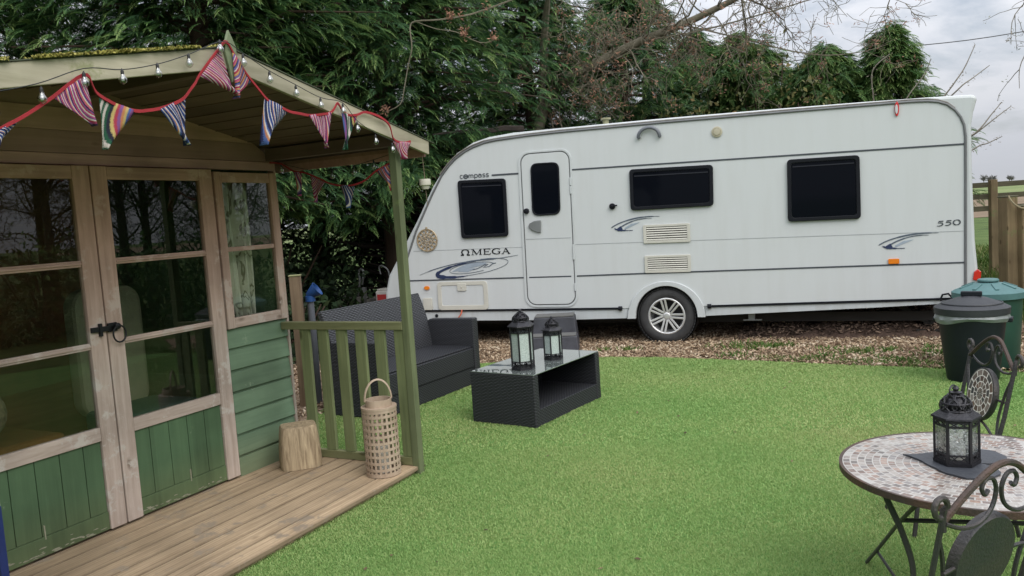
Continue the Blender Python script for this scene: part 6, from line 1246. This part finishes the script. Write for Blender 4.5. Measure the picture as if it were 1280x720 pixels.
mb.build('stem', M_TWIG, t, smooth=True); buds(tips, rng, 2, .022, 'bud', plain('pale_bud', (.20, .17, .13), .9), t)
M_CATK = foliage('young_leaf_buds', [(0, (.10, .11, .09)), (.5, (.20, .21, .18)), (1, (.33, .34, .28))], .2, .8, 3.)
def bare_tree(label, x, y, h, seed, lean=(0, 0), k=5, mat=M_TWIG, leafmat=None, hangs=(), nbr=26, name='bare_tree', group=None, leafn=5, leafs=.05):
    rng = np.random.default_rng(seed); t = thing(name, label, 'tree', (x, y, -.02), 0, group); mb = MB(); tips = []; tr_ = smooth_path([(0, 0, 0), (lean[0] * .3, lean[1] * .3, h * .35), (lean[0] * .6, lean[1] * .6, h * .7), (lean[0], lean[1], h)], 4); mb.tube(tr_, [max(.02, h * .018 * (1 - .85 * i / (len(tr_) - 1))) for i in range(len(tr_))], 8)
    for i in range(nbr):
        j = int(rng.uniform(.22, 1.) * (len(tr_) - 1)); a = rng.uniform(0, 2 * PI); sub = crooked(rng, tr_[j], (math.cos(a), math.sin(a), rng.uniform(.35, 1.3)), h * rng.uniform(.18, .36), 7, .16, .0); twigs(mb, rng, sub, h * .0042, 2, tips, (h * .08, h * .17), k)
    for e in hangs:
        pts = smooth_path([Vector(q) - Vector((x, y, -.02)) for q in e], 4); twigs(mb, rng, pts, .016, 1, tips, (.3, .6), 12)
    mb.build('trunk', mat, t, smooth=False)
    if leafmat: buds(tips, rng, leafn, leafs, 'leaf_buds', leafmat, t)
    return t
bare_tree('budding tree whose leafy twigs reach in at the right edge of the sky', 9.6, 11.2, 6.2, 41, (-.2, 0), leafmat=M_CATK, hangs=[((9.5, 11.2, 3.4), (8.4, 11.2, 4.2), (7.55, 11.2, 4.15), (7.12, 11.2, 3.85), (7.06, 11.2, 3.45)), ((9.5, 11.2, 2.9), (8.3, 11.2, 3.5), (7.5, 11.2, 3.5), (7.20, 11.2, 3.2), (7.17, 11.2, 2.85))], leafn=5, leafs=.03)
# brush heap of dead branches behind the nose
rng = np.random.default_rng(5); t = thing('brush_heap', 'dark heap of dead branches piled under the conifer behind the caravan nose', 'brush heap', (-.5, 12.6, -.02)); mb = MB()
for i in range(210):
    a = rng.uniform(-.5, .6) + (PI if rng.random() < .5 else 0); p = Vector((rng.uniform(-1.3, 1.4), rng.uniform(-.7, .7), rng.uniform(.1, 2.9) * rng.uniform(.6, 1))); pts = crooked(rng, p, (math.cos(a), rng.normal(0, .3), rng.uniform(-.1, .55)), rng.uniform(.8, 1.9), 5, .12); mb.tube(pts, [.022, .02, .017, .014, .010, .006] if i % 4 else [.05, .045, .04, .03, .02, .01], 5)
mb.build('branches', M_DEAD, t)
# ------------------------------------------------------------------ fences on the right
M_FEN = wood('fence_timber', (.17, .15, .095), (.095, .085, .05), 0, grain=14, moss=((.12, .14, .05), .6, 4.)); M_GP = wood('gatepost_timber', (.30, .225, .125), (.19, .135, .075), 2, grain=13, moss=((.20, .22, .09), .56, 2.5))
fe = thing('rail_fence', 'post and rail field fence running behind the caravan towards the gateposts', 'fence', (7.0, 13.2, -.02))
for z in (1.58, 1.39, 1.19): mb = MB(); mb.bar((-3, 0, z), (7, .3, z), .045, .085); mb.build('rail', M_FEN, fe, bevel=.004)
for k in range(6): x = -2.6 + k * 1.82; mb = MB(); mb.box(x - .055, x + .055, .025, .12, 0, 1.66); mb.build('post', M_GP, fe, bevel=.006)
for lab, x, y, h, wd in (('mossy green gatepost with a rope looped over its top', 6.46, 10.35, 1.40, .16), ('newer brown gatepost immediately right of the mossy one', 6.62, 10.30, 1.27, .155)):
    g = thing('gatepost', lab, 'post', (x, y, -.02), R(12)); mb = MB(); mb.box(-wd / 2, wd / 2, -wd / 2, wd / 2, 0, h); mb.build('upright', M_GP, g, bevel=.012); mb = MB(); mb.box(-wd / 2 - .004, wd / 2 + .004, -wd / 2 - .004, wd / 2 + .004, h + .001, h + .018); mb.build('top', plain('weathered_end', (.17, .16, .10), .9), g, bevel=.004)
ga = thing('field_gate', 'timber field gate with horizontal bars beside the brown gatepost', 'gate', (6.78, 10.30, 0), R(-6))
for z in (.32, .52, .74, .96, 1.20): mb = MB(); mb.box(0, 2.6, -.02, .02, z - .045, z + .045); mb.build('bar', M_FEN, ga, bevel=.004)
mb = MB(); mb.box(.0, .08, .021, .07, .2, 1.42); mb.box(2.5, 2.58, .021, .07, .2, 1.3); mb.build('stile', plain('silver_timber', (.25, .24, .20), .9, base2=(.15, .14, .11), scale=15), ga, bevel=.004)
rp = thing('rope', 'pale rope slung from the mossy gatepost to the gate', 'rope', (6.40, 10.24, 1.37)); mb = MB(); mb.tube(smooth_path([(.0, 0, .03), (.02, -.02, -.03), (.08, -.03, -.10), (.18, -.03, -.145), (.29, -.01, -.13), (.42, .03, -.10)], 5), .011, 7); mb.build('strand', plain('rope_fibre', (.42, .35, .22), .9), rp, smooth=True)
wire = MB(); wire.tube(smooth_path([(-10, 44, 9.6), (8, 41, 8.25), (18.78, 40, 8.54), (25.86, 40, 8.95), (40, 39, 10.6)], 6), .022, 5); tag(wire.build('overhead_wire', M_CABLE), 'thin black overhead wire crossing the sky at the upper right', 'wire')
# far trees and roofs on the skyline
M_FAR = plain('distant_twigs', (.17, .165, .16), .9)
rng = np.random.default_rng(90)
for i, (x, y, h) in enumerate([(172, 300, 5.5), (176, 296, 6.2), (180.5, 300, 5.8), (184.5, 304, 6.0), (188, 300, 5.2), (192, 305, 4.6), (197, 300, 5.2)]):
    t = thing('distant_tree', 'bare trees in a row on the skyline beyond the fence', 'tree', (x, y, 2.4), 0, 'bare trees on the skyline'); mb = MB(); h *= .62; mb.tube([(0, 0, -1), (0, 0, h * .6)], [.2, .1], 5)
    for k in range(60): a = rng.uniform(0, 2 * PI); p = Vector((0, 0, h * rng.uniform(.25, .55))); mb.tube(crooked(rng, p, (math.cos(a), math.sin(a), rng.uniform(.3, 1.6)), h * rng.uniform(.25, .5), 4, .2), [.12, .10, .08, .07, .05], 3)
    mb.build('trunk', M_FAR, t)
for lab, x, y, wd in (('low white farm building on the skyline right of the row of trees', 183, 262, 9), ('second pale farm building on the skyline, at the frame edge', 166, 232, 6)):
    g = thing('farm_building', lab, 'building', (x, y, .9)); mb = MB(); mb.box(-wd / 2, wd / 2, -3, 3, 0, 1.9); mb.build('wall', plain('far_white_wall', (.6, .6, .6), .9), g); mb = MB(); mb.add([(-wd / 2 - .3, -3.4, 1.9), (wd / 2 + .3, -3.4, 1.9), (wd / 2 + .3, 0, 3.), (-wd / 2 - .3, 0, 3.), (wd / 2 + .3, 3.4, 1.9), (-wd / 2 - .3, 3.4, 1.9)], [(0, 1, 2, 3), (3, 2, 4, 5), (0, 3, 5), (1, 4, 2), (0, 5, 4, 1)]); mb.build('roof', plain('far_grey_roof', (.22, .22, .23), .9), g)
# trees beyond the right of the view, seen mirrored in the summerhouse glass, and a hedge behind the viewer
for i, (x, y, h, s_) in enumerate([(9.5, 5.2, 5.6, 51), (10.6, 6.6, 6.2, 52), (9.8, 8.0, 5.4, 53), (11.2, 4.0, 6., 54), (12.4, 7.4, 6.5, 55), (12.6, 5.4, 6.2, 56), (11.4, 9.0, 6.0, 57)]):
    bare_tree('bare twiggy tree in the boundary row right of the lawn, mirrored in summerhouse glass', x, y, h, s_, k=6, mat=M_DEAD, nbr=46, group='bare boundary trees')
for i, (x, y, rx, h) in enumerate([(9.0, 3.4, 1.1, 1.5), (9.1, 5.0, 1.2, 1.7), (9.0, 6.6, 1.1, 1.5), (9.3, 8.1, 1.2, 1.8)]):
    shrub('low dark thicket at the foot of the bare boundary trees', x, y, .8, rx, h, 70 + i, M_CON, 2600, leaf=.06)['group'] = 'boundary thickets'
